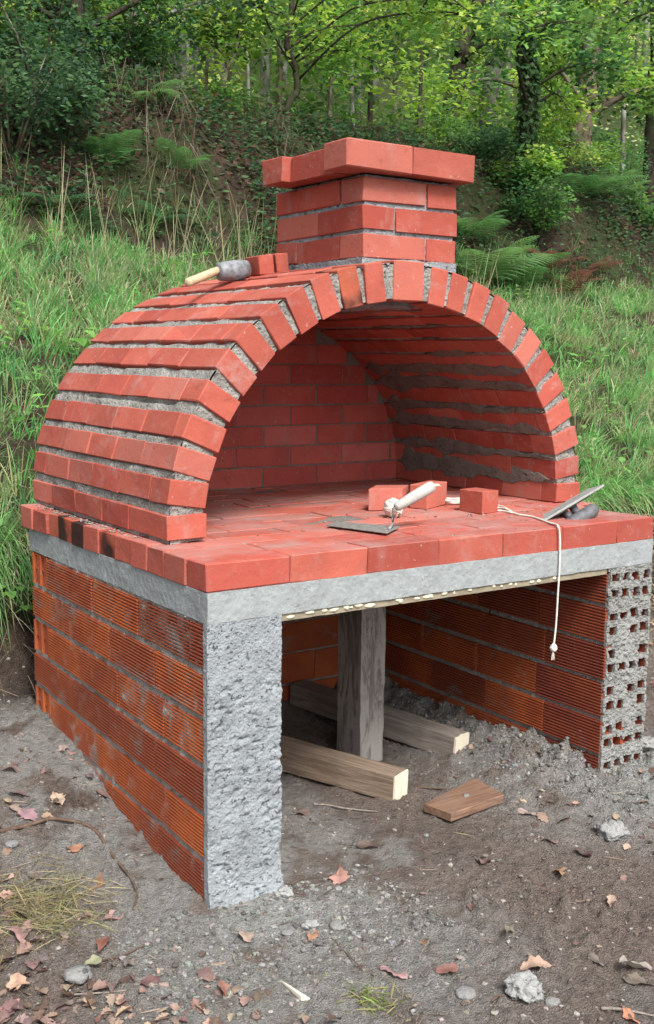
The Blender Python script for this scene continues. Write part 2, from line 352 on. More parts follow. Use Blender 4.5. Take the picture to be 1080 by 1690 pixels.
_bc = {}
def brick_mesh(dx, dy, dz, var, mat, corner=False):
    """chamfered, slightly uneven brick centred on its origin"""
    key = (round(dx, 3), round(dy, 3), round(dz, 3), var, mat.name)
    if key in _bc: return _bc[key]
    r = random.Random(hash((key[0], key[1], key[2], var)) & 0xffff)
    bm = bmesh.new(); bmesh.ops.create_cube(bm, size=1.0)
    for v in bm.verts:
        v.co.x *= dx; v.co.y *= dy; v.co.z *= dz
        v.co += Vector((r.uniform(-1, 1), r.uniform(-1, 1), r.uniform(-1, 1)))*0.0018
    bmesh.ops.bevel(bm, geom=list(bm.edges), offset=r.uniform(0.0014, 0.0030), segments=1, affect='EDGES')
    for v in bm.verts: v.co += Vector((r.uniform(-1, 1), r.uniform(-1, 1), r.uniform(-1, 1)))*0.0009
    me = bpy.data.meshes.new('brick'); bm.to_mesh(me); bm.free(); me.materials.append(mat)
    _bc[key] = me; return me
def brick(c, d, parent, mat=M_BRICK, rot=None, jit=0.0012, label=None, name='brick'):
    me = brick_mesh(d[0], d[1], d[2], R_.randrange(5), mat)
    c = Vector(c) + Vector((R_.uniform(-jit, jit), R_.uniform(-jit, jit), R_.uniform(-jit, jit)*0.5))
    rr = rot or (R_.uniform(-1, 1)*jit*3, R_.uniform(-1, 1)*jit*3, R_.uniform(-1, 1)*jit*4)
    return link(name, me, c, parent, rr, label)
def rough_box(a, b, res, amp, fr=30, seed=0, extra=None):
    """closed box of fine grid, displaced by a continuous 3D noise field"""
    a, b = np.array(a, float), np.array(b, float); V, Fs, off = [], [], 0
    for ax in range(3):
        u, w = [k for k in range(3) if k != ax]
        nu = max(1, int(math.ceil((b[u]-a[u])/res))); nw = max(1, int(math.ceil((b[w]-a[w])/res)))
        U, W = np.meshgrid(np.linspace(a[u], b[u], nu+1), np.linspace(a[w], b[w], nw+1), indexing='ij')
        for sd in (0, 1):
            P = np.zeros((U.size, 3)); P[:, u] = U.ravel(); P[:, w] = W.ravel(); P[:, ax] = b[ax] if sd else a[ax]
            I = np.arange(U.size).reshape(U.shape)
            q = np.stack([I[:-1, :-1], I[1:, :-1], I[1:, 1:], I[:-1, 1:]], -1).reshape(-1, 4)
            if (sd == 0) ^ (ax == 1): q = q[:, ::-1]
            V.append(P); Fs.append(q+off); off += len(P)
    V = np.concatenate(V); Fs = np.concatenate(Fs); P = V.copy()
    for ax in range(3):
        n = fbm(P[:, 0]*fr, P[:, 1]*fr, P[:, 2]*fr, 4, seed+ax*100, 0.6)
        V[:, ax] += amp*n
    if extra is not None: V = extra(P, V)
    return V, Fs
def join(parts):
    V, Fs, o = [], [], 0
    for v, f in parts: V.append(v); Fs.append(f+o); o += len(v)
    return np.concatenate(V), np.concatenate(Fs)

# --- base walls
def ribbed(y0, y1, z0f, z1f, x0, x1, seed, ribs=11, dep=0.0055):
    """hollow clay brick lying along y: the face at x0 carries ribs, z0f/z1f give its bed heights at y"""
    r = random.Random(seed); pr = []
    ribs_n = ribs
    for k in range(ribs_n):
        a = k/ribs_n; h = 1/ribs_n
        pr += [(x0+0.0006, a+h*0.10), (x0, a+h*0.20), (x0, a+h*0.50), (x0+0.0006, a+h*0.58), (x0+dep, a+h*0.66), (x0+dep, a+h*0.98)]
    pr += [(x0+0.001, 1.0), (x1, 1.0), (x1, 0.0), (x0+0.001, 0.0)]
    n = len(pr); vs = []
    ys = np.linspace(y0, y1, 5); wob = [r.uniform(-1, 1)*0.0008 for _ in ys]
    for yy, wb in zip(ys, wob):
        a, b = z0f(yy), z1f(yy)
        vs += [(px+wb, yy, a+(b-a)*t) for px, t in pr]
    fs = []
    for s in range(len(ys)-1):
        for k in range(n): fs.append((s*n+k, s*n+(k+1) % n, (s+1)*n+(k+1) % n, (s+1)*n+k))
    fs.append(tuple(range(n))[::-1]); fs.append(tuple((len(ys)-1)*n+k for k in range(n)))
    return vs, fs
def zcourse(k, y, taper=0.0085): return -(T+TS) - k*(CP - taper*y)
def hollow(parent, y0, y1, k, x0, x1, taper=0.0085):
    j = 0.0165
    o = Vector(((x0+x1)/2, (y0+y1)/2, zcourse(k+0.5, (y0+y1)/2, taper)))
    dx = R_.uniform(-0.0022, 0.0012)
    vs, fs = ribbed(y0+0.003, y1-0.003, lambda y: zcourse(k+1, y, taper)+j*0.5, lambda y: zcourse(k, y, taper)-j*0.5, x0+dx, x1, R_.random())
    mb = MB(); mb.add([(a-o.x, b-o.y, c_-o.z) for a, b, c_ in vs], fs)
    return link('hollow_brick', mb.mesh('hollow_brick', M_HOLLOW), o, parent)
WL = link('side_wall', mesh_np('side_wall', *join([rough_box((0.0048, 0.016, G-0.06), (0.182, 0.978, -T-TS), 0.008, 0.0085, 38, 3)]+[rough_box((0.005, 0.979, zcourse(k, 1.05)-0.0065), (0.18, 1.11, zcourse(k, 1.05)+0.0065), 0.008, 0.004, 34, 40+k) for k in range(1, 6)]), M_MORTAR, smooth=True), (0, 0, 0), OVEN)
jl = [[0.014, 0.082, 0.358, 0.646, 0.985], [0.014, 0.262, 0.532, 0.785, 1.115], [0.014, 0.217, 0.484, 0.735, 0.985], [0.014, 0.262, 0.545, 0.80, 1.115], [0.014, 0.215, 0.490, 0.80, 0.985], [0.014, 0.259, 0.525, 0.88, 1.115], [0.014, 0.2, 0.5, 0.8, 1.115]]
for k, js in enumerate(jl):
    for a, b in zip(js[:-1], js[1:]): hollow(WL, a, b, k, 0.0, 0.188)
    if k in (0, 2, 4):                                              # brick laid across: its broken end shows open cells
        z0, z1 = zcourse(k+1, 1.05)+0.005, zcourse(k, 1.05)-0.005; mb = MB(); o = Vector((0.02, 1.05, (z0+z1)/2))
        for i in range(5):
            yy = 0.988+i*0.0285; mb.box((0.001+0.005*(i % 2), yy, z0), (0.16, yy+0.0085, z1))
        for i, zz in enumerate((z0, (z0+z1)/2-0.003, z1-0.007)): mb.box((0.007, 0.9885, zz+0.0005), (0.158, 1.110, zz+0.0065))
        mb.box((0.045, 0.99, z0+0.001), (0.05, 1.11, z1-0.001))
        mb.v = [tuple(Vector(p)-o) for p in mb.v]
        link('hollow_brick', mb.mesh('hollow_brick', M_HOLLOW), o, WL, label='broken end of a crosswise hollow brick with open cells')
# right wall, its front end open-celled
WR = link('side_wall', mesh_np('side_wall', *rough_box((1.3075, 0.29, G-0.06), (1.478, 1.108, -T-TS), 0.010, 0.005, 40, 5), M_MORTAR, smooth=True), (0, 0, 0), OVEN)
jr = [[0.29, 0.56, 0.84, 1.11], [0.27, 0.55, 0.83, 1.11], [0.235, 0.515, 0.80, 1.11], [0.27, 0.545, 0.83, 1.11], [0.23, 0.50, 0.775, 1.11], [0.27, 0.55, 0.82, 1.11], [0.3, 0.6, 0.9, 1.11]]
for k, js in enumerate(jr):
    for a, b in zip(js[:-1], js[1:]): hollow(WR, a, b, k, 1.300, 1.486, 0.002)
    if k > 5: continue
    y1 = js[0]; z0, z1 = zcourse(k+1, 0.1, 0.002)+0.0055, zcourse(k, 0.1, 0.002)-0.0055
    o = Vector((1.393, y1/2, (z0+z1)/2)); mb = MB(); j2 = R_.uniform(-0.003, 0.003)
    vs, fs = ribbed(0.002+j2, y1-0.002, lambda y: z0, lambda y: z1, 1.300+R_.uniform(-0.002, 0.001), 1.3075, k); mb.add(vs, fs)
    for i in range(1, 5): xx = 1.3005+i*0.0445; mb.box((xx-0.002, 0.001+j2, z0), (xx+0.0098 if i < 4 else 1.4862, y1-0.003, z1))
    for zz, hz_ in ((z0, 0.010), ((z0+z1)/2-0.007, 0.014), (z1-0.0104, 0.010)): mb.box((1.3078, 0.0018+j2, zz+0.0004), (1.4855, y1-0.0035, zz+hz_))
    mb.box((1.308, 0.10, z0+0.001), (1.485, 0.104, z1-0.001))
    mb.v = [tuple(Vector(p)-o) for p in mb.v]
    link('hollow_brick', mb.mesh('hollow_brick', M_HOLLOW_SHADED), o, WR, label='hollow brick with its open cells facing the front')
zt_, zb_ = -T-TS-0.001, zcourse(6, 0.1, 0.002)+0.004
nxg, nzg = 95, 340
XG, ZG = np.meshgrid(np.linspace(1.3015, 1.4865, nxg), np.linspace(zb_, zt_, nzg)); solid = np.ones(XG.shape, bool)
wob = 0.0028*fbm(XG*90, ZG*90, 0, 3, 801, 0.6)
for k in range(6):
    z0, z1 = zcourse(k+1, 0.1, 0.002)+0.0055, zcourse(k, 0.1, 0.002)-0.0055
    for i in range(4):
        for j in range(2):
            if (k, i, j) in ((1, 1, 0), (2, 1, 1), (2, 2, 1), (3, 2, 0), (3, 1, 1), (4, 2, 1)): continue
            cx_ = 1.3005+i*0.0445+0.0278; cz_ = z0+(0.028 if j == 0 else z1-z0-0.028); hw_, hh_ = R_.uniform(0.0125, 0.0150), R_.uniform(0.0100, 0.0140); cz_ += R_.uniform(-0.003, 0.003)
            solid &= ~((np.abs(XG-cx_)+wob < hw_) & (np.abs(ZG-cz_)+wob < hh_))
bare = (fbm(XG*14, ZG*14, 0, 4, 811, 0.6) > 0.42) | ((XG < 1.306) & (fbm(ZG*30, 1, 0, 3, 815) > -0.1)); inb = np.ones(XG.shape, bool)
for k in range(7): inb &= np.abs(ZG-zcourse(k, 0.1, 0.002)) > 0.011
solid &= ~(bare & inb)
YG = -0.0045-0.0055*fbm(XG*40, ZG*40, 0, 5, 805, 0.62)-0.004*fbm(XG*120, ZG*120, 0, 2, 806)
I = np.arange(XG.size).reshape(XG.shape); ok = solid[:-1, :-1] & solid[1:, :-1] & solid[1:, 1:] & solid[:-1, 1:]
Fg = np.stack([I[:-1, :-1], I[:-1, 1:], I[1:, 1:], I[1:, :-1]], -1)[ok]
N_ = XG.size; VG = np.stack([XG, YG, ZG], -1).reshape(-1, 3); VB = VG.copy(); VB[:, 1] = 0.006
ed = np.concatenate([Fg[:, [0, 1]], Fg[:, [1, 2]], Fg[:, [2, 3]], Fg[:, [3, 0]]]); key = {}
es = set(map(tuple, ed.tolist())); rim = np.array([(p, q, q+N_, p+N_) for p, q in es if (q, p) not in es])[:, ::-1]
VA_ = np.concatenate([VG, VB]); FA_ = np.concatenate([Fg, rim]); used = np.unique(FA_); rm = np.full(len(VA_), -1); rm[used] = np.arange(len(used))
jn = [rough_box((1.3055, 0.006, zcourse(k, 0.1, 0.002)-0.0075), (1.40, 0.30, zcourse(k, 0.1, 0.002)+0.0075), 0.006, 0.004, 45, 900+k) for k in range(1, 7)]
link('mortar', mesh_np('mortar', *join([(VA_[used], rm[FA_])]+jn), M_ENDMORTAR, smooth=False), (0, 0, 0), WR)
# back wall of the base
WB = link('rear_wall', mesh_np('rear_wall', *rough_box((0.19, 1.110, G-0.06), (1.48, 1.16, -T-TS), 0.02, 0.003, 40, 6), M_MORTAR, smooth=True), (0, 0, 0), OVEN)
for k in range(7):
    xs = 0.19 + (0.13 if k % 2 else 0.0); edges = [0.19] + [xs+0.28*i for i in range(1 if k % 2 == 0 else 0, 6)] + [1.30]
    edges = sorted(set(round(e, 3) for e in edges if 0.19 <= e <= 1.30))
    for a, b in zip(edges[:-1], edges[1:]):
        if b-a < 0.03: continue
        brick(((a+b)/2, 1.125, zcourse(k+0.5, 0, 0)), (b-a-0.005, 0.04, CP-0.007), WB, M_HOLLOW, name='hollow_brick')
# plastered front end of the left wall
def pier_ex(P, V):
    n = fbm(P[:, 0]*11, P[:, 2]*11, 2.0, 4, 61, 0.5); m2 = fbm(P[:, 0]*75, P[:, 2]*95, 2.0, 4, 63, 0.65)
    pit = np.clip(fbm(P[:, 0]*40, P[:, 2]*75, 9.0, 4, 69, 0.6)-0.20, 0, 1)
    edge = sstep(0.0, 0.012, P[:, 0])
    ridg = 1-np.abs(fbm(P[:, 0]*16, P[:, 2]*20, 7.0, 4, 67, 0.6))*2.2
    low = sstep(-0.22, -0.32, P[:, 2])
    fr = P[:, 1] < 0.003
    V[:, 1] -= np.where(fr, edge*low*(0.0045*n+0.0030*m2+0.0015*np.clip(ridg, -0.5, 1)-0.024*pit), 0.0)
    V[:, 0] += np.where(P[:, 0] > 0.18, 0.005*m2+0.004*n, 0)
    foot = sstep(-0.70, -0.83, P[:, 2]); V[:, 1] -= np.where(fr, foot**2*0.022*(1+0.5*n), 0)
    return V
V, Fq = rough_box((-0.0005, -0.0055, G-0.05), (0.194, 0.0125, -T-TS-0.0005), 0.0032, 0.0014, 60, 8, pier_ex)
link('plastered_pier', mesh_np('plastered_pier', V, Fq, M_PLASTER, smooth=True), (0, 0, 0), OVEN)
V, Fq = rough_box((0.002, -0.004, -T-TS), (1.484, 1.135, -T+0.001), 0.008, 0.0018, 28, 12)
link('concrete_slab', mesh_np('concrete_slab', V, Fq, M_SLAB, smooth=True), (0, 0, 0), OVEN)

# --- hearth
HB, _f = join([rough_box((0.006, 0.006, -T+0.001), (1.482, 1.14, -0.0022), 0.03, 0.0005, 30, 15), rough_box((0.11, 1.141, -T+0.001), (1.482, 1.255, -0.0022), 0.03, 0.0006, 30, 15)])
HE = link('hearth', mesh_np('hearth', HB, _f, M_WET, smooth=True), (0, 0, 0), OVEN)
ylist = [0.0, 0.097, 0.204, 0.301, 0.394, 0.494, 0.595, 0.695, 0.777, 0.882, 0.958, 1.069, 1.165]
ylist.append(1.262)
for i, (a, b) in enumerate(zip(ylist[:-1], ylist[1:])):
    xe = 1.488 if i < 3 else 1.566
    if i == 0: edges = [0.0] + [0.222*k for k in range(1, 7)] + [xe]
    else:
        st = (0.222, 0.10, 0.19, 0.06, 0.222, 0.15, 0.222, 0.12, 0.2, 0.1, 0.222, 0.15)[i-1]
        edges = [0.0 if i < 12 else 0.09] + [st+0.222*k for k in range(0, 7) if st+0.222*k < xe-0.04] + [xe]
    for n, (p, q_) in enumerate(zip(edges[:-1], edges[1:])):
        out = R_.uniform(-0.005, 0.004) if n == 0 and i > 0 else 0.0
        if n == 0 and i in (10, 11): out -= 0.012
        mat = M_SCORCH if (n == 0 and i in (5, 7, 8, 9)) else M_HEARTH
        brick(((p+q_)/2+out, (a+b)/2, -T/2+R_.uniform(-0.0006, 0.0006)), (q_-p-0.0022, b-a-0.0022, T), HE, mat, jit=0.0004,
              label='scorched black-stained brick' if mat is M_SCORCH else None)

# --- vault
JA = [180, 175.6, 168.8, 162.0, 154.9, 146.4, 139.4, 132.0, 124.7, 117.5, 110.4, 103.3, 96.3, 83.5, 77.3, 71.0, 63.3, 56.5, 49.1, 41.8, 34.9, 26.6, 19.4, 11.0, 3.4, -3.6]
JA[0] = 183.0
def ell(th, r):                                                     # point at r beyond the inner curve, and outward normal
    t = math.radians(th); n = Vector((EL*math.cos(t), 0, math.sin(t))).normalized()
    return Vector((XC+RI*math.cos(t), 0, ZC+RI*EL*math.sin(t))) + n*r, n
ths = np.radians(np.linspace(-2.8, 182.8, 560)); nn = np.stack([EL*np.cos(ths), np.sin(ths)], 1); nn /= np.linalg.norm(nn, axis=1)[:, None]
P0 = np.stack([XC+RI*np.cos(ths), ZC+RI*EL*np.sin(ths)], 1)
_jc = np.radians(np.array([a-(1.0 if a > 90 else -1.0) for a in JA[1:-1]]))
def groove(px, py_, pz, seed):
    t = ths; d = np.min(np.abs(t[:, None]-_jc[None, :]), axis=1); return np.exp(-(d/np.radians(0.36))**2)*np.clip(0.45+1.3*fbm(px*9, py_*9, pz*9, 3, seed), 0, 1.3)
def shell(r, flip, ysn=100, amp=0.004, seed=0):
    vy = np.linspace(0, 1, ysn); V = np.zeros((ysn, len(ths), 3))
    for i, t in enumerate(vy):
        px = P0[:, 0]+nn[:, 0]*r; pz = P0[:, 1]+nn[:, 1]*r; y0 = yface(px)+0.007; yy = y0+(YB-0.004-y0)*t
        d = amp*fbm(px*45, yy*45, pz*45, 4, seed, 0.65) + amp*0.8*fbm(px*12, yy*12, pz*12, 2, seed+9)
        if not flip: d = np.minimum(d, 0.0018) - 0.010*groove(px, yy, pz, seed+5)
        V[i, :, 0] = px+nn[:, 0]*d; V[i, :, 1] = yy; V[i, :, 2] = pz+nn[:, 1]*d
    return V
Vo = shell(RW-0.0058, 0, 130, 0.0065, 200); Vi = shell(0.006, 1, 60, 0.0035, 210)
def gridF(a, b, off=0, flip=False):
    I = np.arange(a*b).reshape(a, b)+off; q = np.stack([I[:-1, :-1], I[:-1, 1:], I[1:, 1:], I[1:, :-1]], -1).reshape(-1, 4); return q[:, ::-1] if flip else q
rr = np.linspace(0.006, RW-0.009, 12); Vf = np.zeros((12, len(ths), 3))
for i, r in enumerate(rr):
    px = P0[:, 0]+nn[:, 0]*r; pz = P0[:, 1]+nn[:, 1]*r; Vf[i, :, 0] = px; Vf[i, :, 2] = pz
    Vf[i, :, 1] = yface(px)+0.0085+0.0055*fbm(px*55, pz*55, 0, 4, 222, 0.6)+0.011*groove(px, 0*px, pz, 333)*(0.3+0.7*i/11)
nth = len(ths)
_ = 0
VV = np.concatenate([Vo.reshape(-1, 3), Vi.reshape(-1, 3), Vf.reshape(-1, 3)])
FF = np.concatenate([gridF(130, nth), gridF(60, nth, 130*nth, True), gridF(12, nth, 190*nth)])
VA = link('vault', mesh_np('vault', VV, FF, M_MORTAR, smooth=True), (0, 0, 0), OVEN)
for k, (a, b) in enumerate(zip(JA[:-1], JA[1:])):
    th = (a+b)/2; p, n = ell(th, RW/2)
    pa, _ = ell(a, 0); pb, _ = ell(b, 0); th_in = (pa-pb).length
    tk = min(0.0625, th_in-0.003) if th_in < 0.1 else 0.104
    if th_in < 0.1: tk = max(tk, 0.058)
    y0 = yface(p.x) + R_.uniform(-0.003, 0.003)
    rotY = math.atan2(n.x, n.z)                                     # local z -> outward normal
    first = (0.22, 0.11, 0.19, 0.05, 0.10, 0.20, 0.07, 0.22, 0.13)[k % 9]
    ys = [y0, y0+first]; pit = 0.178
    while ys[-1] < YB-0.09: ys.append(min(ys[-1]+pit*R_.uniform(0.95, 1.06), YB))
    ys[-1] = YB + R_.uniform(-0.01, 0.01)
    if len(ys) > 6: pass
    dr = R_.uniform(-0.002, 0.002); tw = R_.uniform(-0.02, 0.02)
    mats = M_BRICK
    for s, (ya, yb) in enumerate(zip(ys[:-1], ys[1:])):
        if yb-ya < 0.02: continue
        scorch = (k == 10 and s == 0)
        me = brick_mesh(tk, yb-ya-0.0018, RW, R_.randrange(4), M_SCORCH if scorch else (M_BRICK))
        q = p + n*(dr+R_.uniform(-0.0008, 0.0008)); q.y = (ya+yb)/2
        link('brick', me, q, VA, (0, rotY+tw+R_.uniform(-0.004, 0.004), 0))
# dark mortar smeared over the inner joints; widened towards the back to imitate deep shade
def smear(th0, w0, y0, y1, seed, thick=0.0035, mat=M_WET):
    m_, n_ = 150, 16; V = np.zeros((m_, n_, 3)); ys = np.linspace(y0, y1, m_)
    wid = w0*(0.75+0.9*fbm(ys*7, seed*3.1, 0, 4, seed, 0.6))*(1+0.9*sstep(0.5, 1.15, ys)*(th0 < 60)); cen = th0+1.3*fbm(ys*5, seed*1.7, 0, 4, seed+3, 0.6)
    wid = np.clip(wid, 0.25, None)*sstep(0, 0.06, ys-y0)*sstep(0, 0.05, y1-ys)
    for j in range(n_):
        s = -1+2*j/(n_-1); e = 0.75*fbm(ys*45, s*0.7, 0, 3, seed+int(s > 0)*5, 0.6)
        t = np.radians(cen + (s*(wid+e*np.minimum(1, wid)))*1.0)
        nx_, nz_ = EL*np.cos(t), np.sin(t); l = np.hypot(nx_, nz_); nx_, nz_ = nx_/l, nz_/l
        off = -(thick*(1-abs(s)**4) + 0.0012*fbm(ys*60, s*5, 0, 3, seed+8)) + (0.006 if abs(s) == 1 else 0)
        V[:, j, 0] = XC+RI*np.cos(t)+nx_*off; V[:, j, 2] = ZC+RI*EL*np.sin(t)+nz_*off; V[:, j, 1] = ys
    return mesh_np('mortar_smear', V.reshape(-1, 3), gridF(m_, n_), mat, smooth=True)
for i, th in enumerate(JA[1:-1]):
    if th < 99:
        p, _ = ell(th, 0); w = 2.9 if th < 12 else (2.3 if th < 50 else 0.95)
        cut = R_.uniform(0.55, 1.0) if th > 45 else 1.0; st = R_.uniform(0.0, 0.25) if th > 45 else R_.uniform(0.0, 0.04)
        link('mortar_smear', smear(th+R_.uniform(-0.3, 1.0), w*R_.uniform(0.55, 1.25), yface(p.x)+0.004+st, (YB-0.032)*cut, 300+i*11), (0, 0, 0), VA)
    elif th < 172:
        p, _ = ell(th, 0)
        link('mortar_smear', smear(th, 0.9, yface(p.x)+0.03, YB-0.03, 300+i*11), (0, 0, 0), VA)
# inner back wall
YW = 1.192
BV, _f = rough_box((XC-RI-0.05, YW+0.0035, 0.0), (XC+RI+0.05, YW+0.07, 0.60), 0.03, 0.001, 30, 19)
tt = np.clip((BV[:, 0]-XC)/(RI+0.052), -1, 1); zmax = ZC+(RI*EL+0.05)*np.sqrt(1-tt*tt); BV[:, 2] = np.minimum(BV[:, 2], zmax)
BW = link('back_wall', mesh_np('back_wall', BV, _f, M_WET), (0, 0, 0), OVEN)
for r in range(9):
    z0 = 0.002+r*0.0715; zt = z0+0.068
    if zt > 0.62: continue
    s = (zt-ZC)/(RI*EL+0.015)
    if s > 0.99: continue
    half = (RI+0.015)*math.sqrt(1-max(0, s)**2); xa, xb = XC-half, XC+half
    x = 0.636+0.008 - 0.222*3 + (0.111 if r % 2 else 0)
    while x < xb:
        a, b = max(x, xa), min(x+0.222, xb)
        if b-a > 0.03: brick(((a+b)/2, YW+0.03+R_.uniform(-0.001, 0.001), (z0+zt)/2), (b-a-0.005, 0.06, 0.0670), BW, M_INNER, jit=0.0006)
        x += 0.222
# --- chimney
X0, Y0c, ZB, HZ = 0.717, 0.416, 0.730, 0.0765
CW, CD = 0.335, 0.456
Vc, Fc = rough_box((X0-0.004, Y0c-0.006, 0.60), (X0+CW-0.001, Y0c+CD+0.004, ZB+0.001), 0.008, 0.008, 40, 23)
Vc2, Fc2 = rough_box((X0+0.0065, Y0c+0.0065, ZB-0.01), (X0+CW-0.0065, Y0c+CD-0.0065, ZB+3*HZ-0.004), 0.006, 0.0055, 60, 24)
CH = link('chimney', mesh_np('chimney', *join([(Vc, Fc), (Vc2, Fc2)]), M_PLASTER, smooth=True), (0, 0, 0), OVEN)
g = 0.0045; bh = 0.0655
for r in range(3):
    z = ZB+r*HZ+bh/2+0.002; x1, y1_ = X0+CW, Y0c+CD; w = 0.110; L = 0.222
    if r % 2 == 0:
        B = [((X0, Y0c), (X0+L, Y0c+w)), ((X0+L+g, Y0c), (x1, Y0c+L)), ((X0, Y0c+w+g), (X0+w, Y0c+w+g+L)), ((X0, Y0c+w+L+2*g), (X0+L, y1_)), ((X0+L+g, Y0c+L+g), (x1, y1_))]
    else:
        B = [((X0, Y0c), (X0+w, Y0c+L)), ((X0+w+g, Y0c), (x1, Y0c+w)), ((X0, Y0c+L+g), (X0+w, y1_)), ((X0+w+g, y1_-w), (x1, y1_)), ((x1-w, Y0c+w+g), (x1, y1_-w-g))]
    for (a, b), (c1, d1) in B: brick(((a+c1)/2, (b+d1)/2, z), (c1-a, d1-b, bh), CH, M_BRICK, jit=0.0016)
zc0 = ZB+3*HZ+0.0375; yc0 = Y0c-0.042
B = [((0.628, yc0), (0.852, yc0+0.11)), ((0.855, yc0), (1.081, yc0+0.11)), ((0.664, yc0+0.112), (0.774, yc0+0.334)), ((0.634, yc0+0.337), (0.856, yc0+0.447)), ((0.860, yc0+0.337), (1.08, yc0+0.447)), ((0.97, yc0+0.112), (1.08, yc0+0.334))]
for i, ((a, b), (c1, d1)) in enumerate(B): brick(((a+c1)/2, (b+d1)/2, zc0+(0.0015 if i == 0 else 0)), (c1-a, d1-b, 0.074), CH, M_BRICK, jit=0.0008)

# ------------------------------------------------------------------ formwork, post, timbers
M_FORM = NM('form_board', 0.8, 0.2)
_n = M_FORM.noise(30, det=4); _v = M_FORM.noise(16, vec=M_FORM.scale(M_FORM.geo.outputs['Position'], (1, 1, 2)), det=4)
M_FORM = M_FORM.fin(M_FORM.mixc(M_FORM.ramp(_n, 0.3, 0.7), (0.30, 0.26, 0.19), (0.22, 0.19, 0.14)), _n, 0.002)
M_CREAM = plain('cream_grout', (0.72, 0.68, 0.52), 0.9, 0.1, 0, 60, 0.3, 0.002)
V, Fq = rough_box((0.196, 0.001, -0.1515), (1.296, 1.09, -T-TS-0.0015), 0.012, 0.0012, 30, 33)
FB = link('formwork_board', mesh_np('formwork_board', V, Fq, M_FORM, smooth=True), label='thin pale board under the concrete slab edge, spotted with cream blobs', cat='board')
mb = MB()
for i in range(30):
    x = 0.21+0.95*(i/30)**1.1 + R_.uniform(-0.015, 0.015); w = R_.uniform(0.004, 0.018)*(1.0 if x < 0.7 else 0.6); h = R_.uniform(0.004, 0.007)
    if R_.random() < 0.2: continue
    z = -0.1425+R_.uniform(-0.002, 0.003); n = 9; ring = []
    for k in range(n):
        a = 2*math.pi*k/n; r = R_.uniform(0.7, 1.15); ring.append((x+w*math.cos(a)*r, -0.0005, z+h*math.sin(a)*r))
    mb.add([(x, -0.0035, z)]+ring+[(p[0], 0.004, p[2]) for p in ring], [(0, 1+(k+1) % n, 1+k) for k in range(n)]+[(1+k, 1+(k+1) % n, 1+n+(k+1) % n, 1+n+k) for k in range(n)])
link('grout_blob', mb.mesh('grout_blob', M_CREAM, True), (0, 0, 0), FB, kind='stuff')

def timber(name, p0, p1, w, h, mat, endmat, label, cat, zb, zb1=None, seed=0, roll=0.0, taper=0.0, group=None):
    """rough sawn timber from p0 (near end, xy) to p1, standing zb above the earth at the near end"""
    a = Vector((p0[0], p0[1], zb+h/2)); b = Vector((p1[0], p1[1], (zb1 if zb1 is not None else zb)+h/2)); L = (b-a).length
    V, Fq = rough_box((0, -w/2, -h/2), (L, w/2, h/2), 0.012, 0.0018, 22, 60+seed,
                      lambda P, V: (V.__setitem__((slice(None), 1), V[:, 1]+0.0035*fbm(P[:, 0]*4, 0, 0, 3, seed+2)), V)[1])
    me = mesh_np(name, V, Fq, mat, smooth=False)
    d = (b-a).normalized(); q = d.to_track_quat('X', 'Z'); o = link(name, me, a, None, None, label, cat, group)
    o.rotation_euler = (q.to_matrix() @ Matrix.Rotation(roll, 3, 'X')).to_euler()
    if endmat:
        V, Fq = rough_box((-0.006, -w/2+0.0005, -h/2+0.0005), (0.004, w/2-0.0005, h/2-0.0005), 0.006, 0.0008, 60, 70+seed)
        e = link('sawn_end', mesh_np('sawn_end', V, Fq, endmat), (0, 0, 0), o, rel=True)
    return o
timber('timber_beam', (0.782, 0.285), (0.435, 1.09), 0.078, 0.076, M_NEWWOOD, M_ENDWOOD, 'brown squared timber with pale cut end lying in front of the post', 'timber', G+0.002, G+0.030, 1)
tb = timber('timber_beam', (1.135, 0.425), (0.945, 1.085), 0.078, 0.074, M_OLDWOOD, M_ENDWOOD, 'grey weathered timber lying behind the post, pale cut end by the right wall', 'timber', G+0.012, G+0.050, 5)
V, Fq = rough_box((0.18, -0.042, 0.0), (0.25, -0.036, 0.03), 0.004, 0.005, 60, 99)
link('mortar_splash', mesh_np('mortar_splash', V, Fq, M_PLASTER, smooth=True), (0, 0, -0.01), tb, rel=True)
V, Fq = rough_box((0.842, 0.565, G-0.03), (0.932, 0.69, -0.154), 0.010, 0.0012, 14, 77,
    lambda P, V: (V.__setitem__((slice(None), 1), V[:, 1]-np.where(P[:, 1] < 0.57, 0.004*sstep(-0.1, 0.15, fbm(P[:, 0]*40, 1, P[:, 2]*5, 4, 5)) - 0.006*np.exp(-((P[:, 0]-0.885)/0.002)**2), 0)), V)[1])
link('wooden_post', mesh_np('wooden_post', V, Fq, M_POST), label='upright weathered wooden post propping up the slab', cat='post')
V, Fq = rough_box((0.934, 0.655, G-0.03), (0.962, 0.735, -0.154), 0.012, 0.0012, 14, 78)
link('wooden_plank', mesh_np('wooden_plank', V, Fq, M_POST), label='narrow upright plank hidden mostly behind the thick wooden post', cat='plank')
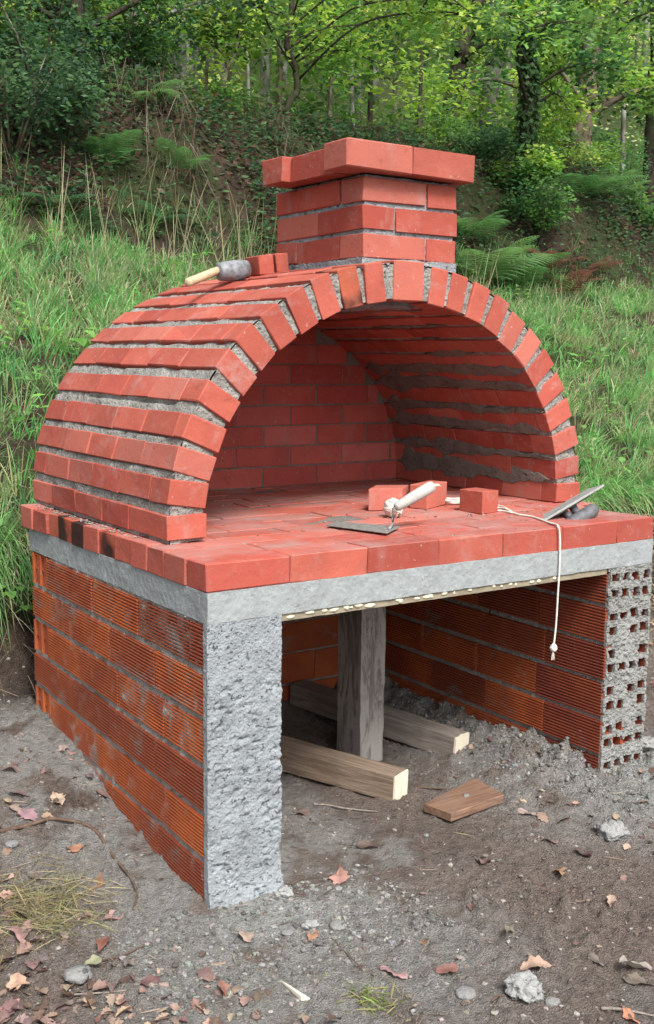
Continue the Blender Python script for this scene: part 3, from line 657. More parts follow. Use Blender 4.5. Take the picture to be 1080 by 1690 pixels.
# short board on the earth
c4 = [at_z(u, v, G+0.022) for u, v in ((700, 1334), (784, 1291), (832, 1319), (745, 1351))]
mb = MB(); h = 0.024
vs = [(p[0], p[1], G+0.012+h) for p in c4]+[(p[0], p[1], G+0.012) for p in c4]
mb.add(vs, [(0, 3, 2, 1), (4, 5, 6, 7), (0, 1, 5, 4), (1, 2, 6, 5), (2, 3, 7, 6), (3, 0, 4, 7)])
cb = sum((Vector(p) for p in mb.v), Vector())/8; mb.v = [tuple(Vector(p)-cb) for p in mb.v]
SB = link('short_board', bevel_mesh(mb.mesh('short_board', M_BOARD), 0.0015), cb, label='short brown plank offcut lying flat on the earth inside the opening', cat='board')
def lump_mesh(name, r, seed, mat, sub=3, amp=0.35, fr=2.0, flat=0.7, smooth=True):
    bm = bmesh.new(); bmesh.ops.create_icosphere(bm, subdivisions=sub, radius=1.0)
    P = np.array([v.co for v in bm.verts]); d = 1+amp*fbm(P[:, 0]*fr+seed, P[:, 1]*fr, P[:, 2]*fr, 5, seed, 0.6)
    for v, k in zip(bm.verts, d): v.co *= r*k; v.co.z *= flat
    me = bpy.data.meshes.new(name); bm.to_mesh(me); bm.free(); me.materials.append(mat)
    if smooth: me.polygons.foreach_set('use_smooth', [True]*len(me.polygons))
    return me
link('mortar_dab', lump_mesh('mortar_dab', 0.010, 3, M_ENDMORTAR, 2, 0.5, 2, 0.35), (0.01, 0.004, h/2+0.001), SB, rel=True)

# ------------------------------------------------------------------ on the hearth and the vault
def half_brick(pts, label, h=0.066, split=False):
    """pts: three bottom corners (left, front, right) on the hearth"""
    l, f, r = [Vector(at_z(u, v, 0.001)) for u, v in pts]; b = l+(r-f)
    mb = MB(); ring = [f, r, b, l]
    mb.add([(p.x, p.y, 0.001) for p in ring]+[(p.x+R_.uniform(-1, 1)*0.001, p.y+R_.uniform(-1, 1)*0.001, 0.001+h+R_.uniform(-1, 1)*0.0012) for p in ring], [(3, 2, 1, 0), (4, 5, 6, 7), (0, 1, 5, 4), (1, 2, 6, 5), (2, 3, 7, 6), (3, 0, 4, 7)])
    c = sum((Vector(p) for p in mb.v), Vector())/8; c.z = 0.001; mb.v = [tuple(Vector(p)-c) for p in mb.v]
    return link('half_brick', bevel_mesh(mb.mesh('half_brick', M_HEARTH if split else M_BRICK), 0.0016), c, label=label, cat='brick', group='loose half bricks on the hearth')
half_brick([(758, 843), (796, 849), (822, 845)], 'loose half brick on the hearth just left of the hand float')
half_brick([(608, 843), (664, 842), (674, 835)], 'loose half brick on the hearth directly behind the white string ball')
hb = half_brick([(676, 838), (705, 841), (737, 832)], 'tallest loose half brick on the hearth, behind the trowel handle', 0.072)
# trowel
M_STEEL = plain('mortar_caked_steel', (0.30, 0.30, 0.28), 0.6, 0.4, 0.25, 60, 0.6, 0.002)
M_HANDLE = plain('worn_pale_handle', (0.46, 0.45, 0.42), 0.7, 0.2, 0, 30, 0.3, 0.001)
Pb = [Vector(at_z(u, v, 0.010)) for u, v in ((539, 866), (639, 879), (660, 869), (556, 860))]
TR = link('trowel', None, Pb[1], label='mason trowel with flat caked blade and pale grey handle on the hearth', cat='trowel')
mb = MB(); mb.add([(p.x, p.y, p.z) for p in Pb]+[(p.x, p.y, p.z-0.0035) for p in Pb], [(0, 3, 2, 1), (4, 5, 6, 7), (0, 1, 5, 4), (1, 2, 6, 5), (2, 3, 7, 6), (3, 0, 4, 7)])
me = mb.mesh('blade', M_STEEL)
for v in me.vertices: v.co -= Pb[1]
link('blade', bevel_mesh(me, 0.001), Pb[1], TR)
A = Vector(at_z(648.5, 869, 0.012)); 
Bt = Vector((A.x, A.y, 0.012)); d = ray(649.5, 840); tt_ = (Bt-Vector(CAM)).length/np.linalg.norm(d); Bt = Vector(CAM+d*tt_)
d = ray(716, 801); tt_ = ((Bt-Vector(CAM)).length+0.05)/np.linalg.norm(d); Ct = Vector(CAM+d*tt_)
mb = MB(); mb.tube([Pb[2]*0.5+Pb[1]*0.5+Vector((-0.012, 0.004, 0.002)), A+Vector((0, 0, 0.003)), A+Vector((0.0, 0, 0.018)), Bt, Bt+(Ct-Bt)*0.12], [0.004, 0.0042, 0.004, 0.0045, 0.005], 8)
mb.v = [tuple(Vector(p)-A) for p in mb.v]; link('tang', mb.mesh('tang', M_STEEL, True), A, TR)
ax = (Ct-Bt).normalized(); Lh = (Ct-Bt).length; mb = MB()
prof = [(0.05, 0.009), (0.09, 0.0125), (0.2, 0.0135), (0.45, 0.0155), (0.75, 0.0165), (0.93, 0.0160), (0.985, 0.013), (1.0, 0.008)]
mb.tube([Bt+ax*Lh*t for t, r in prof], [r for t, r in prof], 14); mb.v = [tuple(Vector(p)-Bt) for p in mb.v]
HD = link('handle', mb.mesh('handle', M_HANDLE, True), Bt, TR)
mb = MB(); mb.tube([Bt+ax*Lh*0.99, Bt+ax*Lh*1.05+Vector((0.008, 0, -0.003)), Bt+ax*Lh*1.07+Vector((0.016, 0, -0.008))], [0.005, 0.004, 0.001], 6); mb.v = [tuple(Vector(p)-Bt) for p in mb.v]
link('peg', mb.mesh('peg', M_CREAM, True), Bt, HD)
# white ball of string
M_STRING = plain('white_string', (0.72, 0.69, 0.62), 0.9, 0.1, 0, 90, 0.25, 0.001)
bc = Vector(at_z(651, 856, 0.0)); rb = 0.0275; mb = MB()
for k in range(16):
    q = Matrix.Rotation(R_.uniform(0, 6.28), 3, 'Z') @ Matrix.Rotation(R_.uniform(0, 3.14), 3, 'X'); r = rb*R_.uniform(0.84, 1.0)
    mb.tube([q @ Vector((r*math.cos(a), r*math.sin(a), 0.002*math.sin(3*a))) for a in np.linspace(0, 2*math.pi, 25)], 0.0034, 6, False)
BALL = link('string_ball', mb.mesh('string_ball', M_STRING, True), (bc.x+0.012, bc.y+0.02, rb), label='small white ball of wound string beside the trowel handle', cat='string ball')
link('core', lump_mesh('core', rb*0.86, 4, M_STRING, 3, 0.05, 2, 1.0), (0, 0, 0), BALL, rel=True)
# cord: coil behind the half brick, run over the edge, knotted end
def cat_rom(P, n=10):
    P = [P[0]]+list(P)+[P[-1]]; out = []
    for i in range(1, len(P)-2):
        a, b, c_, d_ = P[i-1:i+3]
        for k in range(n):
            t = k/n; out.append(0.5*((2*b)+(c_-a)*t+(2*a-5*b+4*c_-d_)*t*t+(3*b-a-3*c_+d_)*t**3))
    out.append(P[-2]); return out
W = lambda u, v, z=0.004: Vector(at_z(u, v, z))
KN = Vector(at_y(914, 1066, -0.012)); mb = MB(); cc0 = W(752, 829)
coil = [cc0+Vector((0.045*math.cos(a)*(1+0.08*math.sin(a*1.7)), 0.036*math.sin(a), 0.003*(a/6.28)+0.003*math.sin(a*2.3)**2)) for a in np.linspace(0, 19, 60)]
mb.tube(coil, 0.0028, 6)
run = cat_rom([coil[-1], W(800, 838), W(828, 838), W(852, 848), W(880, 853), W(905, 862), W(916, 865), Vector(at_y(921, 868, -0.003)), Vector(at_y(924, 882, -0.008)), Vector(at_y(924, 930, -0.011)), Vector(at_y(921, 980, -0.012)), Vector(at_y(918, 1030, -0.012)), KN], 8)
mb.tube(run, 0.0027, 7)
run2 = cat_rom([W(776, 832), W(800, 841), W(830, 843), W(846, 846), W(830, 836), W(812, 833)], 8); mb.tube(run2, 0.0026, 6)
CO = link('cord', mb.mesh('cord', M_STRING, True), label='off-white cord coiled on the hearth and hanging over the front edge', cat='cord')
link('knot', lump_mesh('knot', 0.0105, 8, M_STRING, 3, 0.4, 2.2, 1.1), KN-Vector((0, 0, 0.006)), CO)
mb = MB()
for k in range(5): x = KN.x+R_.uniform(-0.004, 0.004); mb.tube([(x, -0.012, KN.z-0.012), (x+R_.uniform(-0.006, 0.006), -0.012, KN.z-0.04)], [0.0015, 0.0006], 4)
link('frayed_end', mb.mesh('frayed_end', M_STRING), (0, 0, 0), CO)
# hand float lying tilted on its handle
M_DARKP = plain('mortar_dusted_plastic', (0.07, 0.073, 0.08), 0.55, 0.4, 0, 45, -0.9, 0.002)
M_FPLATE = plain('float_plate', (0.34, 0.35, 0.34), 0.8, 0.2, 0, 30, 0.4, 0.002)
o = Vector(at_z(897, 858, 0.002)); far = Vector(CAM + ray(997, 799)*((o-Vector(CAM)).length+0.10)/np.linalg.norm(ray(997, 799)))
ax = (far-o).normalized(); L = (far-o).length; wd = Vector(ray(945, 830)).normalized() + Vector(CU)*0.13; wd = (wd-ax*wd.dot(ax)).normalized(); nm = ax.cross(wd).normalized()
if nm.z < 0: nm = -nm
FM = Matrix((ax, wd, nm)).transposed()
FL = link('hand_float', None, o, label='plasterer hand float tilted on its dark handle at the right of the hearth', cat='hand float')
def fpart(name, mb, mat, bev=0.0015, smooth=False):
    mb.v = [tuple(FM @ Vector(p)) for p in mb.v]; me = mb.mesh(name, mat, smooth)
    return link(name, bevel_mesh(me, bev) if bev else me, (0, 0, 0), FL, rel=True)
mb = MB(); mb.box((0, 0, -0.007), (L, 0.105, 0)); fpart('plate', mb, M_FPLATE)
mb = MB(); mb.box((0.05, 0.012, -0.012), (L-0.05, 0.09, -0.0072)); fpart('backing', mb, M_DARKP)
mb = MB()
for k in (0, 1):
    xx = 0.085 if k == 0 else L-0.10
    mb.tube([(xx, 0.045, -0.011), (xx+(0.006 if k else -0.006)*-1, 0.03, -0.03), (xx, 0.018, -0.052)], [0.014, 0.011, 0.012], 10)
fpart('bracket', mb, M_DARKP, 0, True)
mb = MB(); mb.tube([(0.055, 0.017, -0.050), (0.063, 0.016, -0.051), (L*0.5, 0.014, -0.053), (L-0.06, 0.016, -0.051), (L-0.05, 0.017, -0.050)], [0.013, 0.020, 0.022, 0.020, 0.013], 12)
fpart('grip', mb, M_DARKP, 0, True)
# mallet on the vault
M_RUBBER = plain('mallet_rubber', (0.27, 0.285, 0.31), 0.6, 0.35, 0, 34, 0.75, 0.003)
M_PALEWOOD = wood_mat('mallet_wood', (0.62, 0.50, 0.33), (0.50, 0.38, 0.24))
def top_z(x): t = (x-XC)/(RI+RW); return ZC+(RI*EL+RW)*math.sqrt(max(0, 1-t*t))
yM = 0.80
h0 = Vector(at_y(361, 449, yM)); h1 = Vector(at_y(409, 444, yM)); ax = (h1-h0).normalized()
h0.z = max(h0.z, top_z(h0.x)+0.031); h1.z = max(h1.z, top_z(h1.x)+0.022)
cM = (h0+h1)/2; ML = link('mallet', None, cM, label='rubber mallet with grey head and pale wooden handle on the vault', cat='mallet')
prof = [(-0.050, 0.021), (-0.047, 0.026), (-0.03, 0.0285), (0, 0.030), (0.03, 0.0285), (0.047, 0.026), (0.050, 0.021)]
mb = MB(); mb.tube([ax*t for t, r in prof], [r for t, r in prof], 20); link('head', mb.mesh('head', M_RUBBER, True), cM, ML)
hb0 = Vector(at_y(309, 467, yM-0.06)); hb0.z = max(hb0.z, top_z(hb0.x)+0.012); hb1 = cM+Vector((-0.03, 0.015, 0.004))
mb = MB(); mb.tube([hb0-cM, (hb0*0.97+hb1*0.03)-cM, (hb0*0.5+hb1*0.5)-cM, hb1-cM], [0.009, 0.0125, 0.0125, 0.012], 12); link('handle', mb.mesh('handle', M_PALEWOOD, True), cM, ML)
zb = top_z(0.63)
for (x0, w, dd, h, lab) in ((0.615, 0.05, 0.10, 0.058, 'broken brick piece on the vault right of the mallet'), (0.668, 0.042, 0.10, 0.055, 'broken brick piece on the vault against the chimney foot')):
    me = brick_mesh(w, dd, h, 2, M_BRICK); bo = link('brick_piece', me, (x0, 0.80, top_z(x0)+h/2-0.002), None, (0, -0.12, R_.uniform(-0.2, 0.2)), lab, 'brick', 'broken brick pieces on the vault')

# ------------------------------------------------------------------ stones, leaves, twigs
def gz(x, y): return float(hgt(np.array([x]), np.array([y]))[0])
def hitg(u, v):
    d = ray(u, v); d = d/np.linalg.norm(d); t = np.linspace(0.8, 30, 4000); P = CAM+t[:, None]*d
    k = np.argmax(P[:, 2] < hgt(P[:, 0], P[:, 1])); return P[k]
M_STONE = mortar_mat('grey_stone', base=(0.24, 0.24, 0.235), dark=(0.13, 0.13, 0.13), bump=0.003, fs=120)
M_CLOD = mortar_mat('cement_clod', base=(0.33, 0.335, 0.33), dark=(0.16, 0.16, 0.165), bump=0.005, fs=110)
stones = [(1010, 1378, 0.042, M_CLOD, 'large rough grey cement clod on the earth in front of the right wall', 'clod'),
          (867, 1637, 0.036, M_CLOD, 'jagged pale grey cement clod at the bottom edge, right of centre', 'clod'),
          (558, 1530, 0.021, M_STONE, 'smooth oval grey pebble in front of the plastered pier', 'stone'),
          (512, 1529, 0.017, M_CLOD, 'small crumbly clod just left of the oval grey pebble', 'clod'),
          (770, 1642, 0.022, M_STONE, 'greenish grey stone between the bottom centre and the jagged clod', 'stone'),
          (130, 1612, 0.030, M_STONE, 'flat grey stone lying beside the green and yellow leaf', 'stone'),
          (475, 1540, 0.014, M_STONE, 'tiny dark stone at the right foot of the plastered pier', 'stone'),
          (912, 1655, 0.016, M_STONE, 'small stone just right of the jagged clod', 'stone'),
          (470, 1475, 0.020, M_CLOD, 'crumbly clod against the inner foot of the plastered pier', 'clod'),
          (1068, 1230, 0.030, M_CLOD, 'clod of cement beside the outer foot of the open-celled wall', 'clod'),
          (20, 1395, 0.018, M_STONE, 'small pale stone at the left edge among the leaves', 'stone')]
for i, (u, v, r, mt, lab, cat) in enumerate(stones):
    p = hitg(u, v); link('cement_clod' if cat == 'clod' else 'stone', lump_mesh(cat, r, 11+i*3, mt, 4 if cat == 'clod' else 3, 0.75 if cat == 'clod' else 0.3, 1.9, 0.62 if cat == 'clod' else 0.4), (p[0], p[1], p[2]+r*0.18), None, (0, 0, i*1.3), lab, cat)
def oak_leaf(L, W_, seed, curl, lobes=4, col=(0.5, 0.3, 0.2)):
    """lobed leaf, midrib along x, built in a few strips either side so that it can curl"""
    r = random.Random(seed); n = 18; xs = np.linspace(0, 1, n); V = []; C_ = []
    hw = W_/2*np.sin(np.pi*np.clip(xs, 0.02, 0.98))**0.8*(1+0.20*np.sin(xs*lobes*2*np.pi-1.2)*np.minimum(1, xs*4))*(0.55+0.75*xs)
    hw[0] = 0.001; hw[-1] = 0.0015
    cx, cy = curl; ww = [r.uniform(-1, 1) for _ in range(4)]
    for i, x in enumerate(xs):
        a = cx*(x-0.5)
        for s in (-1, -0.5, 0, 0.5, 1):
            yy = s*hw[i]; zz = cy*abs(s)**1.6*hw[i] + 0.004*math.sin(x*7+ww[0]*6)*s + 0.003*ww[1]*math.sin(9*x)
            V.append((L*(math.sin(a)/max(abs(cx), 1e-3)*np.sign(cx) if abs(cx) > 1e-3 else x-0.5), yy, zz+L*(1-math.cos(a))/(abs(cx)+1e-3)*np.sign(cx)))
            k = 1-0.25*(s == 0)+r.uniform(-0.08, 0.08); C_.append([c*k for c in col])
    Fq = gridF(n, 5); mbt = MB(); mbt.tube([(-L*0.5, 0, V[2][2]), (-L*0.66, 0.004, V[2][2]+0.002)], [0.0012, 0.0009], 4, False)
    V = np.array(V); b = len(V); V = np.concatenate([V, np.array(mbt.v)]); Fq = np.concatenate([Fq, np.array(mbt.f)+b]); C_ += [[c*0.6 for c in col]]*len(mbt.v)
    V[:, 2] -= V[:, 2].min()+0.001
    return mesh_np('fallen_leaf', V, Fq, M_DRY, np.array(C_), True)
TAN = (0.52, 0.34, 0.20); PINK = (0.38, 0.24, 0.21); RUST = (0.30, 0.115, 0.055); PEACH = (0.50, 0.25, 0.16); DUSK = (0.22, 0.13, 0.115); ORANGE = (0.48, 0.20, 0.075); YGREEN = (0.33, 0.34, 0.13); BROWN = (0.17, 0.085, 0.06)
cn = {TAN: 'tan', PINK: 'dull pink', RUST: 'rusty red', PEACH: 'peach', DUSK: 'dusky mauve', ORANGE: 'orange brown', YGREEN: 'yellow green', BROWN: 'dark brown'}
leaves = [(96, 1323, 75, TAN, 'isolated on the earth left of the side wall'), (126, 1404, 62, ORANGE, 'on the earth below the wall, left of the long root'), (48, 1350, 95, PINK, 'broad, near the left edge above the dead grass'), (38, 1312, 90, DUSK, 'near the left edge, uppermost of the fallen leaves'), (160, 1465, 100, RUST, 'long and curled, beside the root'),
          (140, 1517, 60, PINK, 'in the pair below the curled rusty leaf, left one'), (186, 1517, 80, PINK, 'in the pair below the curled rusty leaf, right one'), (172, 1562, 95, RUST, 'overlapping the leaf heap above the flat grey stone'), (213, 1592, 60, DUSK, 'right of the flat grey stone'), (150, 1596, 80, YGREEN, 'touching the flat grey stone'),
          (201, 1655, 75, TAN, 'oak shaped, near the bottom left'), (404, 1550, 62, PEACH, 'upright oval on the cement dust under the pier'), (371, 1640, 70, RUST, 'crumpled, near the bottom below the pier'), (562, 1451, 75, PEACH, 'alone in the bare middle of the yard'), (36, 1546, 115, PINK, 'largest, beside the dead grass at the left'),
          (30, 1632, 100, TAN, 'near the bottom left corner, over other leaves'), (12, 1668, 100, PEACH, 'in the bottom left corner'), (8, 1458, 60, TAN, 'cut by the left edge above the dead grass'), (12, 1482, 60, PEACH, 'cut by the left edge beside the dead grass'), (62, 1592, 70, DUSK, 'between the big pink leaf and the flat grey stone'),
          (515, 1549, 55, ORANGE, 'small, beside the crumbly clod before the pier'), (650, 1611, 75, PINK, 'near the bottom middle of the yard'), (737, 1604, 65, RUST, 'near the bottom, between pink leaf and jagged clod'), (925, 1443, 60, ORANGE, 'on the right side of the yard'), (885, 1600, 80, PEACH, 'just above the jagged clod'),
          (1048, 1600, 80, PINK, 'near the lower right edge'), (1055, 1625, 80, DUSK, 'overlapping others at the lower right edge'), (1040, 1683, 60, ORANGE, 'at the bottom right corner'), (800, 1425, 55, DUSK, 'right of middle, half sunk in the earth'), (965, 1412, 75, BROWN, 'below the large cement clod'), (905, 1390, 55, PINK, 'beside the mortar heap at the right wall'),
          (870, 1345, 50, PINK, 'near the wall foot right of the short board'), (1010, 1490, 45, PEACH, 'at the right between clods'), (985, 1590, 55, DUSK, 'right of the jagged clod'), (608, 1400, 60, BROWN, 'curved rim standing up in the middle of the yard'), (780, 1500, 45, BROWN, 'small, right of the yard middle'), (500, 1345, 50, DUSK, 'beside the twig inside the opening'),
          (105, 1240, 50, PINK, 'up the slope beside the side wall'), (20, 1275, 60, DUSK, 'by the soil cut at the left edge'), (60, 1450, 60, DUSK, 'among the dead grass at the left'), (250, 1625, 60, BROWN, 'between oak shaped leaf and crumpled leaf'), (100, 1665, 75, DUSK, 'bottom left, between tan and oak leaves'), (700, 1560, 40, RUST, 'tiny, in the lower middle'), (840, 1540, 45, DUSK, 'small, above the pale leaf by the jagged clod')]
for i, (u, v, px, colr, where) in enumerate(leaves):
    p = hitg(u, v); dist = (Vector(p)-Vector(CAM)).length; L = px/FPX*dist*(0.62 if u > 230 else 0.52)
    gy_ = sum(colr)/3; c_ = tuple(min(0.8, (k*0.62+gy_*0.38)*R_.uniform(0.8, 1.05)) for k in colr)
    me = oak_leaf(L, L*R_.uniform(0.45, 0.65), 500+i, (R_.uniform(-0.6, 0.9), R_.uniform(-0.2, 0.6)), R_.choice([3, 4, 4, 5]), c_)
    link('fallen_leaf', me, (p[0], p[1], p[2]+0.004), None, (R_.uniform(-0.25, 0.25), R_.uniform(-0.25, 0.25), R_.uniform(0, 6.28)), cn[colr]+' fallen leaf '+where, 'leaf', 'fallen leaves on the yard')
# small countless leaf scraps
def blades(name, P, D, Nn, L, W_, C_, mat, kind='stuff', curve=0.0, label=None, cat=None, group=None, parent=None, segs=1):
    """one small pointed blade per row: P base, D direction, Nn side vector; each bends down by curve*L"""
    n = len(P); L = L[:, None]; W_ = W_[:, None]; cols = []; V = []
    ts = np.linspace(0, 1, segs+2)
    cur = np.asarray(curve); cur = cur[:, None] if cur.ndim else cur
    for i, t in enumerate(ts):
        c0 = P + D*L*t + np.array([0, 0, -1.0])*(cur*L*t*t)
        w = W_*(0.55 if i == 0 else (0 if i == len(ts)-1 else 1.0-0.35*t)) if segs > 1 else W_*(0.0 if i in (0, len(ts)-1) else 1.0)
        if i in (0, len(ts)-1) and (segs == 1 or i > 0): V.append(c0); 
        else: V += [c0-Nn*w/2, c0+Nn*w/2]
    k = len(V); V = np.stack(V, 1).reshape(-1, 3); base = np.arange(n)[:, None]*k
    if segs == 1: F1 = np.array([[0, 1, 3], [0, 3, 2]])             # base, left, right, tip
    else:
        F1 = []
        for i in range(segs): a = 2*i; F1 += [[a, a+1, a+3], [a, a+3, a+2]]
        F1.append([2*segs, 2*segs+1, 2*segs+2]); F1 = np.array(F1)
    Ff = (base[:, None, :]+F1[None, :, :]).reshape(-1, 3)
    me = mesh_np(name, V, Ff, mat, np.repeat(C_, k, 0), False)
    return link(name, me, (0, 0, 0), parent, None, label, cat, group, kind)
def unit(v): return v/np.linalg.norm(v, axis=1)[:, None]
def rdir(n, zlo=-1, zhi=1):
    a = rng.uniform(0, 2*np.pi, n); z = rng.uniform(zlo, zhi, n); r = np.sqrt(np.clip(1-z*z, 0, 1)); return np.stack([r*np.cos(a), r*np.sin(a), z], 1)
def perp(D): 
    r = rdir(len(D)); return unit(np.cross(D, r))
def pal(n, cols, var=0.25):
    c = np.array(cols)[rng.integers(0, len(cols), n)]; return np.clip(c*(1+rng.uniform(-var, var, (n, 1)))*(1+rng.uniform(-0.08, 0.08, (n, 3))), 0, 0.9)
def on_ground(n, x0, x1, y0, y1, dens=None):
    x = rng.uniform(x0, x1, n); y = rng.uniform(y0, y1, n)
    if dens is not None: m = rng.random(n) < dens(x, y); x, y = x[m], y[m]
    return np.stack([x, y, hgt(x, y)], 1)
def infree(x, y): return ~((y > 0.0) & (y < 1.17) & (((x > -0.01) & (x < 0.2)) | ((x > 1.29) & (x < 1.5))))
P = on_ground(2800, -1.1, 2.6, -1.2, 1.4, lambda x, y: infree(x, y)*np.clip(0.12+1.0*sstep(0.0, 0.5, fbm(x*1.6, y*1.6, 0, 3, 400)) + 0.7*sstep(0.1, -0.5, x)+0.5*sstep(0.9, 1.6, x), 0, 1))
n = len(P); D = rdir(n, -0.15, 0.3)
blades('leaf_scraps', P+[0, 0, 0.003], D, perp(D), rng.uniform(0.006, 0.018, n), rng.uniform(0.003, 0.009, n), pal(n, [(0.20, 0.14, 0.12), (0.13, 0.08, 0.065), (0.26, 0.19, 0.15), (0.10, 0.075, 0.06)]), M_DRY)
# gravel and crumbs
def pebbles(name, P, r, mat, colr, flat=0.65):
    bm = bmesh.new(); bmesh.ops.create_icosphere(bm, subdivisions=1, radius=1.0); B = np.array([v.co for v in bm.verts]); Fb = np.array([[v.index for v in f.verts] for f in bm.faces]); bm.free()
    n = len(P); k = len(B); a = rng.uniform(0, 6.28, n); ca, sa = np.cos(a)[:, None], np.sin(a)[:, None]
    V = np.repeat(B[None], n, 0)*(1+rng.uniform(-0.28, 0.28, (n, k, 1))); V = V*rng.uniform(0.6, 1.3, (n, 1, 3)); V[:, :, 2] *= flat
    x = V[:, :, 0]*ca-V[:, :, 1]*sa; y = V[:, :, 0]*sa+V[:, :, 1]*ca; V = np.stack([x, y, V[:, :, 2]], -1)*r[:, None, None]+P[:, None, :]
    link(name, mesh_np(name, V.reshape(-1, 3), (Fb[None]+np.arange(n)[:, None, None]*k).reshape(-1, 3), mat, np.repeat(colr, k, 0)), kind='stuff')
mp = NM('crumbs', 0.95, 0.1); nz = mp.noise(300, det=3); M_CRUMB = mp.fin(mp.mixc(mp.ramp(nz, 0.35, 0.7), mp.attr(), mp.hsv(mp.attr(), 0.5, 0.9, 0.55)), nz, 0.002)
def pdens(x, y): return infree(x, y)*np.clip(0.25+0.9*sstep(-0.1, 0.4, fbm(x*3, y*3, 0, 4, 410))+0.8*np.exp(-((x-0.15)**2+(y+0.5)**2)/0.2)+0.9*((x > 1.0) & (x < 1.3) & (y > 0)), 0, 1)
P = on_ground(34000, -1.0, 2.7, -1.2, 1.4, pdens); n = len(P); r = 0.0010+0.0065*rng.random(n)**7
pebbles('gravel', P+[0, 0, 0.0005], r, M_CRUMB, pal(n, [(0.27, 0.245, 0.22), (0.20, 0.165, 0.145), (0.33, 0.31, 0.285), (0.16, 0.13, 0.11)]))
P = on_ground(7000, 0.9, 1.31, 0.0, 1.1, lambda x, y: sstep(1.0, 1.29, x)); P2 = on_ground(2500, -0.25, 0.45, -0.35, 0.0); P3 = on_ground(2500, 1.2, 1.8, -0.35, 0.1); P = np.concatenate([P, P2, P3]); n = len(P)
pebbles('mortar_crumbs', P, 0.0014+0.0075*rng.random(n)**4, M_CRUMB, pal(n, [(0.20, 0.195, 0.185), (0.14, 0.135, 0.125), (0.27, 0.27, 0.26)]), 0.8)
M_TWIG = plain('twig_bark', (0.15, 0.10, 0.075), 0.9, 0.1, 0, 60, 0.5, 0.001)
def twig(pix, r, label, name='twig', mat=None, lift=0.004, jit=0.004):
    P = [Vector(hitg(u, v))+Vector((R_.uniform(-jit, jit), R_.uniform(-jit, jit), lift+R_.uniform(0, 0.003))) for u, v in pix]
    o = P[0].copy(); pts = cat_rom([p-o for p in P], 6); mb = MB(); n = len(pts); mb.tube(pts, [r*(1-0.6*i/n) for i in range(n)], 6)
    return link(name, mb.mesh(name, mat or M_TWIG, True), o, label=label, cat=name.split('_')[-1])
twig([(518, 1330), (545, 1332), (575, 1338), (622, 1342)], 0.0035, 'thin pale stick lying inside the opening below the near timber', mat=M_OLDWOOD)
twig([(683, 1301), (710, 1303), (737, 1305)], 0.004, 'dark straight stick between the near timber and the short board')
twig([(0, 1376), (45, 1366), (90, 1355), (150, 1370), (185, 1415), (212, 1450), (226, 1480), (222, 1505)], 0.006, 'dark reddish root curving over the earth left of the side wall', 'root')
twig([(168, 1590), (200, 1583), (238, 1566)], 0.003, 'thin twig above the dusky leaf at the lower left')
twig([(990, 1668), (1030, 1672), (1080, 1682)], 0.004, 'pale twig at the bottom right corner', mat=M_OLDWOOD)
twig([(810, 1655), (830, 1645), (815, 1670), (808, 1690)], 0.002, 'fine bent twig beside the jagged clod')
twig([(120, 1646), (190, 1640), (260, 1628)], 0.0022, 'fine pale stalk above the oak shaped leaf', mat=M_OLDWOOD)
twig([(555, 1555), (575, 1578), (600, 1602)], 0.0018, 'hair-thin stalk in the lower middle of the yard')
a, b = Vector(hitg(464, 1622)), Vector(hitg(502, 1652)); mb = MB(); nrm = Vector((0.5, -0.3, 0)).normalized()
mb.add([(0, 0, 0.006), tuple((b-a)+nrm*0.012+Vector((0, 0, 0.006))), tuple((b-a)-nrm*0.006+Vector((0, 0, 0.010))), (0, 0, 0.002), tuple((b-a)+nrm*0.012+Vector((0, 0, 0.001))), tuple((b-a)-nrm*0.006+Vector((0, 0, 0.001)))], [(0, 1, 2), (3, 5, 4), (0, 3, 4, 1), (1, 4, 5, 2), (2, 5, 3, 0)])
link('wood_splinter', mb.mesh('wood_splinter', M_ENDWOOD), a, label='white pointed wood splinter near the bottom centre', cat='splinter')
# fine twigs and dead grass, countless
P = on_ground(900, -1.0, 2.6, -1.1, 1.3, infree); n = len(P); D = rdir(n, -0.05, 0.15)
blades('twig_litter', P+[0, 0, 0.004], D, perp(D), rng.uniform(0.02, 0.07, n), rng.uniform(0.0012, 0.003, n), pal(n, [(0.16, 0.10, 0.08), (0.30, 0.24, 0.18), (0.09, 0.06, 0.05)]), M_DRY, segs=2, curve=0.0)
g0 = hitg(60, 1500); n = 800; P = np.stack([g0[0]+rng.normal(0, 0.07, n), g0[1]+rng.normal(0, 0.07, n), np.zeros(n)], 1); P[:, 2] = hgt(P[:, 0], P[:, 1])+rng.uniform(0, 0.012, n); D = unit(rdir(n, -0.05, 0.2)+np.array([0.5, -0.7, 0]))
blades('dead_grass', P, D, perp(D), rng.uniform(0.04, 0.11, n), rng.uniform(0.0012, 0.0025, n), pal(n, [(0.36, 0.32, 0.19), (0.26, 0.22, 0.12), (0.20, 0.20, 0.09)]), M_GRASS, segs=2, curve=0.1)
g0 = hitg(615, 1655); n = 130; P = np.stack([g0[0]+rng.normal(0, 0.02, n), g0[1]+rng.normal(0, 0.035, n), np.zeros(n)], 1); P[:, 2] = hgt(P[:, 0], P[:, 1]); D = rdir(n, 0.1, 0.8)
blades('grass_sprout', P, D, perp(D), rng.uniform(0.015, 0.05, n), rng.uniform(0.002, 0.004, n), pal(n, [(0.20, 0.26, 0.08), (0.28, 0.28, 0.12)]), M_GRASS, segs=2, curve=0.2)

